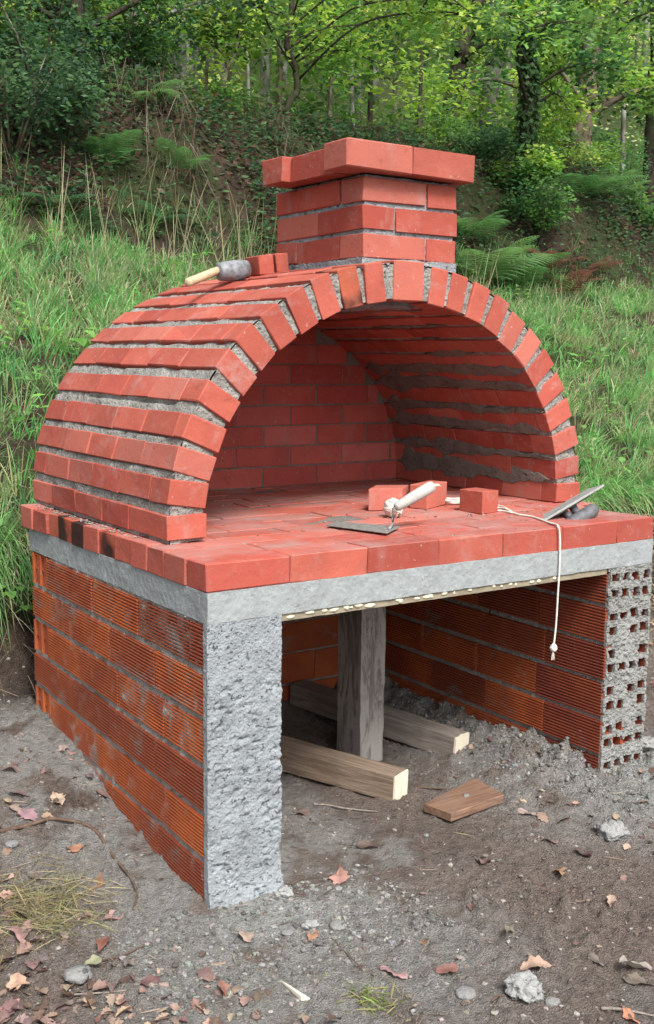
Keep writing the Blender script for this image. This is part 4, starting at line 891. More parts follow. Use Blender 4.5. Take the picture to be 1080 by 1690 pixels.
n = 420; x = np.concatenate([rng.uniform(0.1, 1.4, 220), rng.normal(0.95, 0.22, 200)]); y = np.concatenate([rng.uniform(0.02, 1.1, 220), rng.normal(0.33, 0.12, 200)]); y = np.clip(y, 0.012, 1.15); x = np.clip(x, 0.02, 1.46)
pebbles('mortar_droppings', np.stack([x, y, np.full(n, 0.001)], 1), 0.0008+0.005*rng.random(n)**5, M_CRUMB, pal(n, [(0.27, 0.26, 0.24), (0.20, 0.10, 0.08), (0.35, 0.34, 0.32)]), 0.5)
n = 260; a = rng.uniform(0.35, 1.15, n); pebbles('wall_foot_crumbs', np.stack([np.full(n, 0.035)-rng.random(n)**2*0.03, a, np.full(n, 0.0015)], 1), 0.001+0.004*rng.random(n)**3, M_CRUMB, pal(n, [(0.27, 0.26, 0.24), (0.33, 0.32, 0.30)]), 0.6)


def leaf_drift(name, P, L, colr):
    """many small curled leaves from a few templates, all in one mesh"""
    T_ = []
    for s in range(5):
        me = oak_leaf(1.0, R_.uniform(0.5, 0.7), 900+s, (R_.uniform(-0.9, 1.2), R_.uniform(-0.2, 0.9)), R_.choice([3, 4, 5]), (1, 1, 1))
        co = np.zeros(len(me.vertices)*3, np.float32); me.vertices.foreach_get('co', co); T_.append((co.reshape(-1, 3)[:90], gridF(18, 5))); bpy.data.meshes.remove(me)
    Vs, Fs, Cs, off = [], [], [], 0
    for p, l, c_ in zip(P, L, colr):
        t, f = T_[R_.randrange(5)]; M = np.array((Matrix.Rotation(R_.uniform(0, 6.28), 3, 'Z') @ Matrix.Rotation(R_.gauss(0, 0.35), 3, 'X') @ Matrix.Rotation(R_.gauss(0, 0.3), 3, 'Y')))
        if R_.random() < 0.3: t = t*np.array([1, 1, -1])
        Vs.append((t*l) @ M.T + p); Fs.append(f+off); off += len(t); Cs.append(np.repeat(c_[None], len(t), 0)*rng.uniform(0.85, 1.15, (len(t), 1)))
    link(name, mesh_np(name, np.concatenate(Vs), np.concatenate(Fs), M_DRY, np.clip(np.concatenate(Cs), 0, 0.8), True), kind='stuff')
LP_ = [(0.22, 0.15, 0.13), (0.14, 0.085, 0.07), (0.30, 0.21, 0.17), (0.17, 0.11, 0.105), (0.11, 0.075, 0.06), (0.36, 0.26, 0.19)]
P = on_ground(1500, -0.75, 0.05, -0.75, 0.9, lambda x, y: infree(x, y)*(x < 0.0)*np.clip(sstep(-0.1, -0.45, x+0.25*y)+0.12, 0, 1)*sstep(-0.25, 0.25, fbm(x*4, y*4, 0, 3, 431))); n = len(P)
leaf_drift('leaf_litter', P+[0, 0, 0.004], rng.uniform(0.018, 0.05, n), pal(n, LP_))
P = on_ground(900, 0.9, 2.4, -0.9, 0.9, lambda x, y: infree(x, y)*sstep(0.7, 1.6, x-0.5*y)*sstep(-0.15, 0.3, fbm(x*4, y*4, 0, 3, 433))); n = len(P)
leaf_drift('leaf_litter', P+[0, 0, 0.004], rng.uniform(0.018, 0.045, n), pal(n, LP_))

# ------------------------------------------------------------------ vegetation
GR = [(0.14, 0.36, 0.10), (0.18, 0.44, 0.13), (0.11, 0.29, 0.11), (0.22, 0.44, 0.16), (0.31, 0.40, 0.21)]
DG = [(0.38, 0.36, 0.21), (0.48, 0.44, 0.28), (0.28, 0.29, 0.16)]
def yt_of(x):
    side = sstep(1.2, 3.2, x); wob = 0.10*fbm(x*1.1, 0.45, 3.3, 3, 5); return mix(1.50, 1.85, side)+wob
def grass(nt_, per, x0, x1, y0, y1, Lr, wid, dens, cols, dryf=0.16, spread=0.05):
    x = rng.uniform(x0, x1, nt_); y = rng.uniform(y0, y1, nt_); m = rng.random(nt_) < dens(x, y); x, y = x[m], y[m]; k = len(x)
    lt = rng.uniform(0.6, 1.3, k); tc = pal(k, cols, 0.28)
    dl = rng.random(k) < dryf; tc[dl] = pal(int(dl.sum()), DG, 0.2)
    X_ = np.repeat(x, per); Y_ = np.repeat(y, per); n = len(X_)
    ang = rng.uniform(0, 2*np.pi, n); rad = rng.random(n)*spread
    bx, by = X_+rad*np.cos(ang), Y_+rad*np.sin(ang); P = np.stack([bx, by, hgt(bx, by)-0.004], 1)
    lean = rng.uniform(0.1, 0.75, n); D = unit(np.stack([lean*np.cos(ang)+0.05, lean*np.sin(ang)-0.22, np.ones(n)], 1))
    C_ = np.repeat(tc, per, 0)*(1+rng.uniform(-0.2, 0.2, (n, 1))); dd = rng.random(n) < 0.12; C_[dd] = pal(int(dd.sum()), DG, 0.2)
    L = np.repeat(lt, per)*rng.uniform(Lr[0], Lr[1], n); Nn = unit(np.cross(D, np.array([0, 0, 1.0])+rdir(n)*0.4))
    return P, D, Nn, L, rng.uniform(wid[0], wid[1], n), np.clip(C_, 0, 0.8), rng.uniform(0.25, 0.95, n)
def g_ok(x, y):
    d = (y > yt_of(x)-0.03)*(1-sstep(4.7, 5.3, y))
    return d*np.clip(0.25+0.9*sstep(-0.35, 0.15, fbm(x*2.3, y*2.3, 0, 3, 600)), 0, 1)
A = grass(7600, 17, -0.6, 8.2, 1.35, 5.3, (0.10, 0.27), (0.0028, 0.0062), g_ok, GR, 0.2)
blades('bank_grass', A[0], A[1], A[2], A[3], A[4], A[5], M_GRASS, curve=A[6]*0.75, segs=3)
# long overhanging tufts at the bank's edge
def edge_d(x, y): return (np.abs(y-yt_of(x)-0.08) < 0.14)*1.0
A = grass(1500, 26, -0.8, 4.6, 1.3, 2.3, (0.16, 0.34), (0.003, 0.006), edge_d, [(0.13, 0.30, 0.09), (0.17, 0.38, 0.11), (0.15, 0.27, 0.11)], 0.12, 0.03)
A[1][:, 1] -= 0.5; blades('overhanging_grass', A[0], unit(A[1]), A[2], A[3], A[4], A[5], M_GRASS, curve=A[6]*1.0+0.35, segs=4)
# dry straw and litter at the right-hand foot of the bank
P = on_ground(9000, 1.6, 6.5, 0.9, 2.3, lambda x, y: (y < yt_of(x)+0.15)*(y > 0.95+0.2*fbm(x*2, y*2, 0, 2, 4))*sstep(1.6, 2.0, x)); n = len(P); D = rdir(n, -0.2, 0.5)
blades('leaf_litter', P+[0, 0, 0.01], D, perp(D), rng.uniform(0.015, 0.055, n), rng.uniform(0.008, 0.025, n), pal(n, [(0.28, 0.20, 0.13), (0.18, 0.11, 0.075), (0.36, 0.28, 0.19), (0.12, 0.08, 0.05)]), M_DRY)
P = on_ground(6000, 1.6, 6.5, 1.0, 2.4, lambda x, y: (y < yt_of(x)+0.1)*1.0); n = len(P); D = unit(rdir(n, -0.2, 0.6)+np.array([0, -0.4, -0.1]))
blades('straw', P+[0, 0, 0.015], D, perp(D), rng.uniform(0.06, 0.2, n), rng.uniform(0.002, 0.004, n), pal(n, DG), M_GRASS, segs=2, curve=0.3)
P = on_ground(700, -0.9, 0.6, 1.2, 1.55); n = len(P); D = unit(rdir(n, -0.6, 0.3)+np.array([0, -0.2, -0.4]))
blades('hanging_roots', P+[0, -0.01, 0.01], D, perp(D), rng.uniform(0.05, 0.25, n), rng.uniform(0.001, 0.003, n), pal(n, [(0.20, 0.16, 0.12), (0.12, 0.09, 0.07)]), M_DRY, segs=2, curve=0.3)
# tall dry seed stalks along the top of the grass
n = 230; x = np.concatenate([rng.uniform(0.4, 4.2, 165), rng.uniform(4.2, 7.5, 65)]); y = rng.uniform(3.6, 5.0, n); P = np.stack([x, y, hgt(x, y)], 1)
D = unit(np.stack([rng.normal(0, 0.18, n), rng.normal(0, 0.12, n), np.ones(n)], 1)); L_ = rng.uniform(0.25, 0.85, n)*np.where(x < 4.2, 1, 0.55)
blades('dry_stalks', P, D, perp(D), L_, rng.uniform(0.003, 0.007, n), pal(n, [(0.42, 0.38, 0.24), (0.33, 0.28, 0.18), (0.30, 0.30, 0.16)]), M_GRASS, segs=3, curve=rng.uniform(0, 0.18, n))
# broad-leaved weeds among the grass
def round_leaves(name, P, D, L, W_, C_, mat, kind='stuff', parent=None, **kw):
    """six-cornered folded leaves"""
    n = len(P); Nn = unit(np.cross(D, np.array([0.02, 0.03, 1.0])+rdir(n)*0.5)); Up = unit(np.cross(Nn, D)); L = L[:, None]; W_ = W_[:, None]
    a = [P, P+D*L*0.3-Nn*W_*0.5+Up*W_*0.15, P+D*L*0.7-Nn*W_*0.36+Up*W_*0.1, P+D*L-Up*L*0.12, P+D*L*0.7+Nn*W_*0.36+Up*W_*0.1, P+D*L*0.3+Nn*W_*0.5+Up*W_*0.15, P+D*L*0.45]
    V = np.stack(a, 1).reshape(-1, 3); F1 = np.array([[0, 6, 1], [1, 6, 2], [2, 6, 3], [3, 6, 4], [4, 6, 5], [5, 6, 0]])
    Ff = (np.arange(n)[:, None, None]*7+F1[None]).reshape(-1, 3)
    me = mesh_np(name, V, Ff, mat, np.repeat(C_, 7, 0), True)
    return link(name, me, (0, 0, 0), parent, None, kind=kind, **kw)
tuft = on_ground(170, -0.4, 7.8, 1.5, 4.9, lambda x, y: (y > yt_of(x)+0.05)*1.0); P = np.repeat(tuft, 9, 0); n = len(P); a = rng.uniform(0, 6.28, n)
P = P+np.stack([0.05*np.cos(a)*rng.random(n), 0.05*np.sin(a)*rng.random(n), 0.03+0.12*rng.random(n)], 1); D = unit(np.stack([np.cos(a), np.sin(a)-0.3, rng.uniform(-0.2, 0.5, n)], 1))
round_leaves('broadleaf_weeds', P, D, rng.uniform(0.025, 0.075, n), rng.uniform(0.02, 0.05, n), pal(n, [(0.16, 0.36, 0.10), (0.20, 0.42, 0.12), (0.12, 0.28, 0.09)]), M_LEAF)
# a few single plants with large leaves
M_STEM = plain('green_stem', (0.12, 0.18, 0.06), 0.7)
def big_plant(u, v, y, nl, L, label, colr=(0.12, 0.26, 0.06), droop=0.0):
    p = at_y(u, v, y); p = Vector((p[0], p[1], max(p[2]-0.06, gz(p[0], p[1]))))
    if p.z > gz(p[0], p[1])+0.12: p.z = gz(p[0], p[1])
    root = link('broadleaf_plant', None, p, label=label, cat='plant', group='large-leaved plants on the bank')
    for k in range(nl):
        a = 2.4*k+R_.uniform(-0.3, 0.3); l = L*R_.uniform(0.75, 1.15); h = R_.uniform(0.04, 0.11)
        tip = Vector((math.cos(a)*0.05, math.sin(a)*0.05-0.03, h)); mb = MB(); mb.tube([(0, 0, 0), tip*0.6, tip], 0.002, 5)
        D_ = Vector((math.cos(a), math.sin(a)-0.5, -0.1-droop)).normalized(); N_ = D_.cross(Vector((0, 0, 1))).normalized(); U_ = N_.cross(D_)
        V = []; m = 7
        for i in range(m):
            t = i/(m-1); w = l*0.42*math.sin(math.pi*min(0.97, max(0.06, t**0.75)))
            for s in (-1, 0, 1): V.append(tip+D_*l*t+N_*s*w+U_*(0.22*w*abs(s)-0.25*l*t*t))
        C_ = np.array([[c*(0.8 if (i % 3) == 1 else 1)*R_.uniform(0.9, 1.1) for c in colr] for i in range(m*3)])
        lf = link('leaf', mesh_np('leaf', np.array([tuple(q) for q in V]), gridF(m, 3), M_LEAF, C_, True), p, root)
        link('stalk', mb.mesh('stalk', M_STEM, True), p, lf)
big_plant(28, 905, 1.42, 6, 0.075, 'plant with big round leaves over the soil cut behind the wall corner')
big_plant(10, 1060, 1.38, 5, 0.055, 'small plant with round leaves growing low on the soil cut at the left edge')
big_plant(25, 985, 1.40, 9, 0.035, 'leafy bright plant half way up the soil cut at the left')
big_plant(70, 960+5, 1.42, 3, 0.06, 'single drooping leaf plant just behind the wall corner', droop=0.8)
big_plant(995, 590, 2.6, 3, 0.085, 'pale round-leaved plant high in the grass right of the vault', (0.17, 0.30, 0.10))
big_plant(1048, 700, 2.2, 4, 0.07, 'pale round-leaved plant low in the grass at the right edge', (0.16, 0.31, 0.09))
big_plant(120, 560, 3.0, 4, 0.09, 'long-leaved bright plant in the grass beside the vault shoulder', (0.13, 0.30, 0.06), 0.3)
big_plant(60, 545, 3.2, 5, 0.06, 'yellow green leafy plant in the grass near the left edge', (0.20, 0.34, 0.07))
big_plant(270, 440, 4.0, 7, 0.07, 'leafy plant in the grass left of the mallet', (0.13, 0.28, 0.08))

# ferns
def frond_mesh(L, seed, colr, mat, np_=19, droop=0.55, yellow=0.0):
    r = random.Random(seed); V, Fs, C_ = [], [], []
    def P_(t): return Vector((L*(t-0.12*t*t), 0, L*(0.75*t-droop*t*t)))
    for i in range(np_):
        t = 0.10+0.88*i/np_; a = P_(t); T_ = (P_(t+0.02)-P_(t-0.02)).normalized(); Nz = Vector((0, 1, 0)).cross(T_).normalized()
        pl = L*0.27*math.sin(math.pi*min(1, 0.12+t*0.9))**0.7*(1-0.55*t)*1.35; pw = L/np_*0.55
        for s in (-1, 1):
            d = (Vector((0, s, 0))*0.92+T_*0.45-Nz*0.0).normalized(); e = (T_-d*T_.dot(d)).normalized(); dz = Vector((0, 0, -1))
            q = [0, 0.3, 0.65, 1.0]; w = [0.7, 1.0, 0.7, 0.0]; b = len(V)
            for qq, ww in zip(q, w):
                c0 = a+d*pl*qq+dz*(pl*0.22*qq*qq)
                if ww > 0: V += [c0-e*pw*ww*0.5, c0+e*pw*ww*0.5]
                else: V.append(c0)
            Fs += [(b, b+1, b+3), (b, b+3, b+2), (b+2, b+3, b+5), (b+2, b+5, b+4), (b+4, b+5, b+6)]
            k = r.uniform(0.8, 1.2); C_ += [[c*k for c in colr]]*7
    b = len(V)
    for i in range(8):
        t = i/7; p = P_(t*0.98); w = 0.004*(1-t*0.8); V += [p+Vector((0, -w, 0)), p+Vector((0, w, 0))]; C_ += [[0.16, 0.17, 0.06]]*2
        if i: Fs += [(b+2*i-2, b+2*i-1, b+2*i+1), (b+2*i-2, b+2*i+1, b+2*i)]
    return mesh_np('frond', np.array([tuple(v) for v in V]), np.array(Fs), mat, np.array(C_))
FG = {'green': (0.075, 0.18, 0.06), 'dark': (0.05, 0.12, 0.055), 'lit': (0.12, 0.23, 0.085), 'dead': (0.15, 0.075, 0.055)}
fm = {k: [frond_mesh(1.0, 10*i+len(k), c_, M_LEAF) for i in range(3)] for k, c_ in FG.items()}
def fern(u, v, y, L, nf, kind, label, spread=(0, 6.28)):
    p = at_y(u, v, y); z = gz(p[0], p[1]); root = link('fern', None, (p[0], p[1], z), label=label, cat='fern', group='ferns on the wooded bank')
    for k in range(nf):
        a = spread[0]+(spread[1]-spread[0])*(k+R_.uniform(0, 0.8))/nf; s = L*R_.uniform(0.7, 1.15)*(0.78 if u < 400 else 0.92)
        f = link('frond', R_.choice(fm[kind]), (0, 0, 0), root, (R_.uniform(-0.3, 0.3), R_.uniform(-0.5, 0.25), a), rel=True); f.scale = (s, s, s)
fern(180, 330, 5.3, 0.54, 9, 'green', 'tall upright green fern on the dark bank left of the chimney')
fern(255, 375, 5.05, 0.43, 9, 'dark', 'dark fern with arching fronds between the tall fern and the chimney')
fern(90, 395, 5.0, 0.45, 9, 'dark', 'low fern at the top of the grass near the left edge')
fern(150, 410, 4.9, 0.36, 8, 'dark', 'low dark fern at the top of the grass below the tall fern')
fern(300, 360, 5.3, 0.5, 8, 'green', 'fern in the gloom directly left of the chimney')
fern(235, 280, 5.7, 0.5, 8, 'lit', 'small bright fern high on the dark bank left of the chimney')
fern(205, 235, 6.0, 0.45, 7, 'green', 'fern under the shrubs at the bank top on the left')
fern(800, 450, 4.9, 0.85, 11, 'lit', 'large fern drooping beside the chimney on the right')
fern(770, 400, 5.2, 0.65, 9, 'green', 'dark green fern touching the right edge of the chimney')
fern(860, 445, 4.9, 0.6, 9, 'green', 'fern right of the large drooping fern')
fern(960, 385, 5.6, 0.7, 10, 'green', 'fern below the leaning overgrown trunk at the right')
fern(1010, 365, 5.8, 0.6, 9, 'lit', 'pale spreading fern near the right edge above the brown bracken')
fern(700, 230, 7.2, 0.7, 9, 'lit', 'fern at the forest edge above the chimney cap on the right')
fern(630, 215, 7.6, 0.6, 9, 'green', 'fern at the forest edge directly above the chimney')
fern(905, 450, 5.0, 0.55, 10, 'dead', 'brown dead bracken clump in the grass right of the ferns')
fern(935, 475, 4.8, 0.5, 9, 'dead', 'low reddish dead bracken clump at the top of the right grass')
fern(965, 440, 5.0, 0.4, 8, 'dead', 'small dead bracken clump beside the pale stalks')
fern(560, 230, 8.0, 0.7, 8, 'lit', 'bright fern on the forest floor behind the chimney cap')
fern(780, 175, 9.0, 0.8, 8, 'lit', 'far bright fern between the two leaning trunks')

# leaf masses
def cloud(C0, R0, n, size, cols, zs=0.7, droop=0.1):
    """leaves in clumps: C0 (k,3) centres, R0 radii"""
    k = len(C0); i = rng.integers(0, k, n); d = rdir(n)*(rng.random(n)**0.45)[:, None]; d[:, 2] *= zs
    P = C0[i]+d*np.asarray(R0)[i][:, None]; D = unit(rdir(n, -0.7, 0.4)+d*0.5); cc_ = pal(k, cols, 0.3)[i]*(1+rng.uniform(-0.22, 0.22, (n, 1)))
    return P, D, rng.uniform(size[0], size[1], n), np.clip(cc_, 0, 0.6)
def leafobj(name, A, mat=M_LEAF, asp=0.55, parent=None, **kw):
    P, D, L, C_ = A; return blades(name, P, D, unit(np.cross(D, np.array([0, 0, 1.0])+rdir(len(P))*0.7)), L, L*asp, C_, mat, parent=parent, **kw)
LT = [(0.26, 0.42, 0.09), (0.17, 0.33, 0.075), (0.38, 0.52, 0.12), (0.12, 0.24, 0.07)]
MD = [(0.08, 0.18, 0.055), (0.12, 0.24, 0.07), (0.06, 0.14, 0.055)]
DK = [(0.07, 0.14, 0.065), (0.095, 0.18, 0.08), (0.06, 0.115, 0.07)]
def bark(name, c1, c2, sc=14, lich=0.0):
    m = NM(name, 0.95, 0.1); v = m.scale(m.geo.outputs['Position'], (1, 1, 0.35)); n = m.noise(sc, vec=v, det=7, rough=0.7); n2 = m.noise(sc*0.35, det=5)
    c = m.mixc(m.ramp(n, 0.35, 0.62), c1, c2); c = m.mixc(m.ramp(n2, 0.5, 0.62, 0, lich), c, (0.40, 0.42, 0.36)); c = m.mixc(m.ramp(m.noise(5, det=5), 0.5, 0.65, 0, 0.5), c, (0.06, 0.09, 0.035))
    return m.fin(c, n, 0.02, 1.0)
B_DARK = bark('dark_bark', (0.075, 0.06, 0.045), (0.03, 0.024, 0.02)); B_GREY = bark('grey_bark', (0.22, 0.215, 0.19), (0.10, 0.095, 0.08), 12, 0.6); B_PALE = bark('pale_bark', (0.42, 0.42, 0.38), (0.16, 0.155, 0.13), 9, 0.7); B_BROWN = bark('brown_bark', (0.17, 0.13, 0.095), (0.07, 0.055, 0.04), 14, 0.3)
def tree(pix, y, wpx, bk, name, label, cat='tree', crown=(LT, 2600, (0.05, 0.10)), crad=1.3, ch=1.6, branches=5, ivy=0, bz=None, group='trees of the wood behind the oven', extra=()):
    """pix: pixels from base upward, at depth y; continues above the frame"""
    base = hitg_far(*pix[0], y); y0 = base[1]; pts = [Vector(base)-Vector((0, 0, 0.3))]
    for u, v in pix[1:]: pts.append(Vector(at_y(u, v, y0)))
    dist = (Vector(base)-Vector(CAM)).length; r = wpx/2/FPX*dist
    last = pts[-1]; dirn = (pts[-1]-pts[-2]).normalized(); top = last+dirn*R_.uniform(1.2, 2.0)+Vector((R_.uniform(-0.3, 0.3), 0.2, 0.3)); pts.append(top)
    sm = cat_rom(pts, 7); m = len(sm); sm = [p+Vector((R_.uniform(-1, 1), R_.uniform(-1, 1), 0))*r*0.13 for p in sm]; o = Vector(base)
    mb = MB(); rad = [r*(1.55 if i == 0 else 1.0+0.25*max(0, 1-i/5))*(1-0.45*i/m) for i in range(m)]; mb.tube([p-o for p in sm], rad, 10)
    root = link(name, None, o, label=label, cat=cat, group=group)
    link('trunk', mb.mesh('trunk', bk, True), o, root); cen, cr_ = [], []
    for b in range(branches):
        i = int(m*R_.uniform(0.35, 0.97)); a = R_.uniform(0, 6.28); l = R_.uniform(0.7, 1.5)*crad; s = sm[i]
        q = [s, s+Vector((math.cos(a)*l*0.4, math.sin(a)*l*0.4, l*0.22)), s+Vector((math.cos(a+0.3)*l*0.75, math.sin(a+0.3)*l*0.75, l*0.28)), s+Vector((math.cos(a+0.2)*l, math.sin(a+0.2)*l, l*0.2))]
        q2 = cat_rom(q, 4); mb = MB(); mb.tube([p-o for p in q2], [rad[i]*0.26*(1-0.85*k/len(q2))+0.003 for k in range(len(q2))], 6)
        for t_ in range(5):
            k = R_.randrange(4, len(q2)); e = q2[k]+Vector((R_.uniform(-1, 1), R_.uniform(-1, 1), R_.uniform(-0.5, 0.6)))*l*0.33; mb.tube([q2[k]-o, (q2[k]+e)/2-o+Vector((0, 0, 0.03)), e-o], [0.007, 0.005, 0.002], 4); cen.append(e); cr_.append(R_.uniform(0.14, 0.32)*crad)
        link('branch', mb.mesh('branch', bk, True), o, root); cen += [q2[-1], q2[-5]]; cr_ += [0.3*crad, 0.22*crad]
    for e in extra: cen.append(Vector(e[0])); cr_.append(e[1])
    if crown and crown[1]:
        cols, nl, sz = crown
        for k in range(7): cen.append(top+Vector((R_.uniform(-1, 1)*crad*0.8, R_.uniform(-1, 1)*crad*0.8, R_.uniform(-0.4, ch)))); cr_.append(R_.uniform(0.3, 0.6)*crad)
        C0 = np.array([tuple(c_) for c_ in cen]); A = cloud(C0, cr_, nl, sz, cols); A = (A[0]-np.array(o), A[1], A[2], A[3])
        ob = leafobj('crown', A, parent=None, kind=None); ob.parent = root
    if ivy:
        n = ivy; i = rng.integers(0, int(m*0.9), n); a = rng.uniform(0, 6.28, n); S_ = np.array([tuple(p-o) for p in sm])[i]; S_ = S_+(np.array([tuple(p-o) for p in sm])[i+1]-S_)*rng.random((n, 1))
        rr_ = np.array(rad)[i]*rng.uniform(1.0, 1.5, n); nrm = np.stack([np.cos(a), np.sin(a), np.zeros(n)], 1); P = S_+nrm*rr_[:, None]
        D = unit(nrm*0.5+np.array([0, 0, -0.9])+rdir(n)*0.5); ob = leafobj('ivy', (P, D, rng.uniform(0.035, 0.07, n), pal(n, [(0.045, 0.10, 0.035), (0.06, 0.13, 0.045), (0.10, 0.17, 0.08)])), asp=0.85, kind=None); ob.parent = root
    return root
def hitg_far(u, v, y):
    p = at_y(u, v, y); return np.array([p[0], p[1], gz(p[0], p[1])])
tree([(135, 215), (128, 120), (125, 40), (122, 0)], 5.9, 36, B_DARK, 'woodland_tree', 'dark thick tree trunk smothered in creepers near the left edge', crown=(DK+MD+LT, 4200, (0.04, 0.085)), crad=1.1, branches=6, ivy=1100)
tree([(212, 170), (216, 80), (221, 0)], 6.9, 24, B_GREY, 'birch_tree', 'grey birch trunk standing just right of the dark creeper-covered trunk', crown=(LT+MD, 3000, (0.05, 0.09)), branches=3)
tree([(300, 120), (300, 40), (298, 0)], 9.5, 16, B_PALE, 'birch_tree', 'pale white birch trunk glimpsed at the top left of the wood', crown=(LT, 2200, (0.06, 0.11)), branches=4)
tree([(462, 240), (474, 180), (490, 150), (487, 110), (474, 75), (480, 30), (482, 0)], 6.4, 13, B_DARK, 'young_oak_tree', 'thin dark crooked tree rising left above the chimney', crown=(LT, 5600, (0.045, 0.085)), crad=1.25, branches=11, extra=[(at_y(u, v, 6.3), 0.3) for u, v in ((400, 40), (560, 60), (640, 40), (700, 70), (760, 30), (350, 80), (560, 110), (660, 110), (440, 20), (520, 20), (600, 15))])
tree([(438, 200), (438, 120), (440, 50), (442, 0)], 10.0, 17, B_PALE, 'birch_tree', 'pale birch trunk left of the thin crooked tree, farther back', crown=(LT, 2400, (0.06, 0.11)), branches=4)
tree([(462, 195), (463, 120), (460, 60)], 11.0, 9, B_BROWN, 'woodland_tree', 'slim brown trunk seen just left of the crooked tree', crown=(LT, 1500, (0.07, 0.12)), branches=3)
tree([(612, 185), (612, 130), (614, 60), (612, 0)], 11.0, 9, B_DARK, 'woodland_tree', 'slim dark far trunk above the middle of the chimney cap', crown=(LT, 2600, (0.06, 0.11)), branches=4)
tree([(720, 225), (745, 185), (757, 120), (772, 50), (790, 0)], 8.0, 32, B_DARK, 'woodland_tree', 'dark leaning trunk with flared foot right of the chimney top', crown=(LT+MD, 4200, (0.05, 0.09)), crad=1.2, branches=6, ivy=300)
tree([(802, 225), (810, 150), (818, 90), (828, 0)], 9.5, 32, B_GREY, 'birch_tree', 'wide grey trunk between the dark leaning trunk and the ivy trunk', crown=(LT, 2200, (0.06, 0.11)), branches=3)
tree([(858, 400), (866, 260), (872, 190), (873, 120), (868, 60), (862, 0)], 5.6, 24, B_DARK, 'woodland_tree', 'upright trunk coated in glossy ivy right of the chimney', crown=(MD+LT, 4200, (0.05, 0.085)), crad=1.0, branches=6, ivy=1500)
tree([(948, 380), (950, 300), (962, 200), (975, 110), (985, 0)], 6.6, 42, B_BROWN, 'woodland_tree', 'thick brown overgrown trunk towards the right edge', crown=(MD+LT, 4600, (0.05, 0.09)), crad=1.2, branches=6, ivy=450)
tree([(905, 300), (945, 210), (990, 90), (1010, 0)], 7.0, 14, B_BROWN, 'woodland_tree', 'thin bare stem leaning across the thick brown trunk', crown=(LT, 900, (0.05, 0.09)), branches=3)
tree([(1074, 300), (1076, 220), (1082, 120), (1084, 0)], 10.0, 26, B_DARK, 'woodland_tree', 'dark trunk standing at the right edge beyond the grassy path', crown=(MD, 2600, (0.06, 0.11)), crad=1.4, branches=5)
tree([(655, 190), (652, 120), (650, 60)], 13.0, 8, B_BROWN, 'woodland_tree', 'slender far trunk above the right half of the chimney cap', crown=(LT, 1600, (0.07, 0.13)), branches=3)
tree([(60, 170), (52, 80), (48, 0)], 8.5, 14, B_DARK, 'woodland_tree', 'slim dark trunk at the far left of the wood', crown=(LT+MD, 3000, (0.06, 0.10)), branches=4)
tree([(365, 190), (370, 140), (392, 80), (398, 0)], 8.6, 8, B_BROWN, 'sapling', 'bent brown sapling between the pale birches', crown=(LT, 1600, (0.05, 0.10)), branches=4)
tree([(385, 190), (378, 150), (372, 90), (360, 0)], 9.0, 7, B_BROWN, 'sapling', 'second brown sapling crossing the bent one', crown=(LT, 1400, (0.05, 0.10)), branches=3)

for (u, vb, yy, w_, lean, bk_, lab) in ((335, 205, 8.2, 6, 12, B_BROWN, 'slim straight sapling above the lip of the bank'), (415, 205, 8.8, 6, -10, B_PALE, 'thin pale stem left of the crooked tree'), (540, 200, 9.0, 7, 14, B_BROWN, 'thin brown stem above the left of the chimney cap'), (585, 195, 10.0, 8, -8, B_PALE, 'thin pale trunk above the chimney cap centre'), (690, 200, 9.5, 7, 10, B_BROWN, 'thin stem left of the dark leaning trunk'), (250, 170, 7.6, 9, 10, B_PALE, 'narrow pale trunk right of the grey birch'), (915, 260, 8.0, 9, 14, B_GREY, 'narrow grey trunk between ivy trunk and thick brown trunk'), (1035, 230, 9.0, 8, -10, B_GREY, 'narrow grey trunk left of the right edge tree'), (175, 190, 6.6, 8, -14, B_DARK, 'thin dark stem right of the creeper-covered trunk'), (90, 230, 6.2, 7, 16, B_BROWN, 'bare brown stem left of the creeper-covered trunk')):
    tree([(u, vb), (u+lean*0.6, vb*0.5), (u+lean, 0)], yy, w_, bk_, 'sapling', lab, crown=(LT+MD, 700, (0.05, 0.09)), crad=0.8, branches=3)

# shrubs on the bank
def shrub(u, v, y, r, n, cols, label, sz=(0.028, 0.06), zs=0.8, lift=0.6, name='shrub', stems=6):
    p = hitg_far(u, v, y); o = Vector(p); root = link(name, None, o, label=label, cat='shrub', group='shrubs on the wooded bank'); mb = MB(); cen = []
    for k in range(stems):
        a = R_.uniform(0, 6.28); e = Vector((math.cos(a)*r*R_.uniform(0.3, 0.8), math.sin(a)*r*R_.uniform(0.3, 0.8), r*R_.uniform(0.6, 1.5)*lift*1.3)); mb.tube([(0, 0, -0.05), e*0.5+Vector((0, 0, 0.05)), e], [0.012, 0.008, 0.003], 5); cen += [e, e*0.6+Vector((0, 0, 0.03)), e*0.85+Vector((R_.uniform(-1, 1), R_.uniform(-1, 1), 0.1))*r*0.3]
    link('stems', mb.mesh('stems', B_BROWN, True), o, root); A = cloud(np.array([tuple(c_) for c_ in cen]), [r*R_.uniform(0.25, 0.5) for _ in cen], n, sz, cols, zs)
    ob = leafobj('foliage', A, kind=None); ob.parent = root; return root
shrub(20, 330, 5.2, 0.6, 2400, DK, 'dark blue-green shrub at the left edge on the bank', stems=9)
shrub(70, 240, 5.6, 0.6, 2000, DK+MD, 'dark shrub on the bank under the creeper-covered trunk', lift=0.8)
shrub(110, 290, 5.4, 0.4, 1300, DK, 'small dark shrub left of the tall fern')
shrub(190, 180, 6.2, 0.7, 2600, DK+MD, 'wide dark shrub at the bank top below the grey birch', lift=0.9)
shrub(270, 200, 6.3, 0.6, 2200, DK+MD, 'dark shrub left of the sunlit gap in the wood')
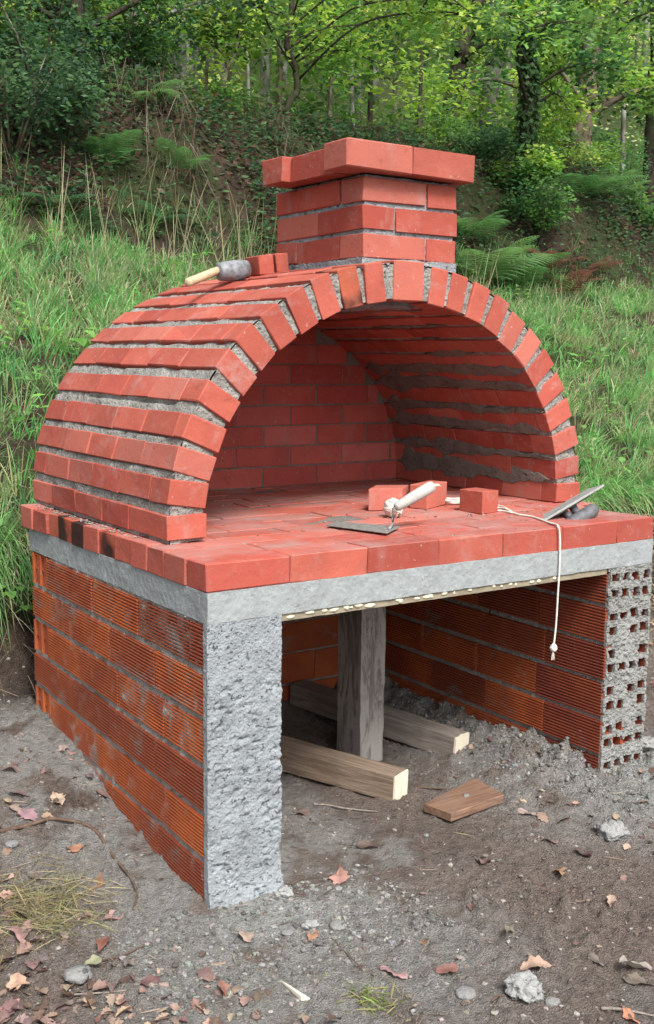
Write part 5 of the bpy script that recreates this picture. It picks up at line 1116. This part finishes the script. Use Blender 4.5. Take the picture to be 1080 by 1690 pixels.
shrub(10, 140, 6.3, 0.75, 2400, MD+DK+LT, 'tall dark shrub filling the left edge above the bank', lift=1.0)
shrub(330, 215, 6.6, 0.4, 1400, LT+MD, 'low bright shrub at the lip of the bank')
shrub(400, 225, 6.6, 0.35, 1300, LT+MD, 'low bright shrub just left of the crooked tree foot')
shrub(525, 215, 7.0, 0.4, 1400, MD, 'low green shrub behind the chimney cap')
shrub(855, 330, 5.5, 0.40, 2400, MD+MD+LT, 'bright large-leaved shrub round the ivy trunk', sz=(0.04, 0.07))
shrub(890, 385, 5.2, 0.42, 2300, MD, 'glossy green shrub below the ivy trunk')
shrub(800, 330, 5.8, 0.4, 1800, DK, 'dark shrub right of the chimney')
shrub(960, 290, 6.2, 0.5, 1800, MD+LT, 'loose shrub over the thick brown trunk', sz=(0.03, 0.06))
shrub(1040, 230, 8.0, 0.7, 2600, MD+DK, 'dark shrub left of the trunk at the right edge')
shrub(905, 240, 7.2, 0.6, 2400, LT, 'tall bright shrub between ivy trunk and thick brown trunk', sz=(0.05, 0.09))
shrub(740, 260, 6.6, 0.45, 1700, MD+LT, 'shrub above the right corner of the chimney cap')
shrub(1070, 400, 5.6, 0.35, 1300, MD, 'shrub at the right edge above the dry grass')
# grey rock between trunks
p = hitg_far(838, 215, 8.2); link('boulder', lump_mesh('boulder', 0.26, 5, B_GREY, 4, 0.4, 1.3, 1.25), (p[0], p[1], p[2]+0.12), label='grey mossy boulder between the grey trunk and ivy trunk', cat='boulder')
# masses nobody could count
def under_d(x, y): return np.clip(0.25+sstep(-0.1, 0.35, fbm(x*1.2, y*1.2, 0, 3, 700)), 0, 1)
P = on_ground(60000, 0.2, 9.5, 4.9, 6.6, under_d); n = len(P); P[:, 2] += 0.25*rng.random(n)**1.5; D = rdir(n, -0.5, 0.6); cc_ = pal(n, DK+DK+[(0.10, 0.065, 0.045), (0.07, 0.05, 0.035), (0.14, 0.10, 0.07)], 0.3)
leafobj('undergrowth', (P, D, rng.uniform(0.025, 0.07, n), cc_), M_LEAF)
P = on_ground(52000, 0.5, 24, 6.0, 18, under_d); n = len(P); P[:, 2] += 0.5*rng.random(n)**1.8; D = rdir(n, -0.4, 0.7); cc_ = pal(n, [(0.10, 0.21, 0.05), (0.14, 0.26, 0.06), (0.07, 0.15, 0.045), (0.17, 0.24, 0.09)], 0.25)
leafobj('forest_floor_plants', (P, D, rng.uniform(0.05, 0.13, n), cc_), M_LEAF)
P = on_ground(3600, -0.2, 3.8, 4.95, 6.3, lambda x, y: sstep(0.1, 0.4, fbm(x*1.6, y*0.5, 0, 2, 810))); n = len(P); P[:, 2] += rng.uniform(0.0, 0.35, n); D = unit(np.stack([rng.normal(0, 0.4, n), rng.normal(0, 0.3, n)-0.2, -np.ones(n)*0.9], 1))
blades('hanging_creepers', P, D, perp(D), rng.uniform(0.1, 0.4, n), rng.uniform(0.003, 0.006, n), pal(n, [(0.13, 0.095, 0.07), (0.09, 0.065, 0.05), (0.18, 0.14, 0.10)]), M_DRY, segs=2, curve=0.1)
# canopy above and far wood
def box_centres(n, lo, hi): return rng.uniform(lo, hi, (n, 3))
C0 = box_centres(210, (1, 7, 2.7), (17, 15, 7.5)); C0[:, 2] += 0.22*(C0[:, 1]-7); A = cloud(C0, rng.uniform(0.35, 0.9, len(C0)), 30000, (0.07, 0.13), LT+MD); leafobj('forest_canopy', A, M_LEAF)
C0 = box_centres(330, (4, 15, 3.5), (42, 34, 16)); C0[:, 2] += 0.30*(C0[:, 1]-15); A = cloud(C0, rng.uniform(0.9, 2.2, len(C0)), 80000, (0.10, 0.21), LT+LT+[(0.42, 0.52, 0.17), (0.48, 0.56, 0.24), (0.36, 0.48, 0.24), (0.08, 0.15, 0.06)]); leafobj('distant_wood', A, leaf_mat('far_foliage', 0.6))  # haze and sunlit patches are put into the paler leaf colours
mb = MB()
for k in range(70):
    yy = R_.uniform(13, 32); uu = R_.uniform(-150, 1230); p = hitg_far(uu, 150, yy); hh_ = R_.uniform(5, 9); r = R_.uniform(0.06, 0.15); lx = R_.uniform(-0.5, 0.5)
    mb.tube([(p[0], p[1], p[2]-0.3), (p[0]+lx*0.4, p[1], p[2]+hh_*0.5), (p[0]+lx, p[1], p[2]+hh_)], [r, r*0.8, r*0.5], 7)
link('distant_trunks', mb.mesh('distant_trunks', B_PALE, True), kind='stuff')
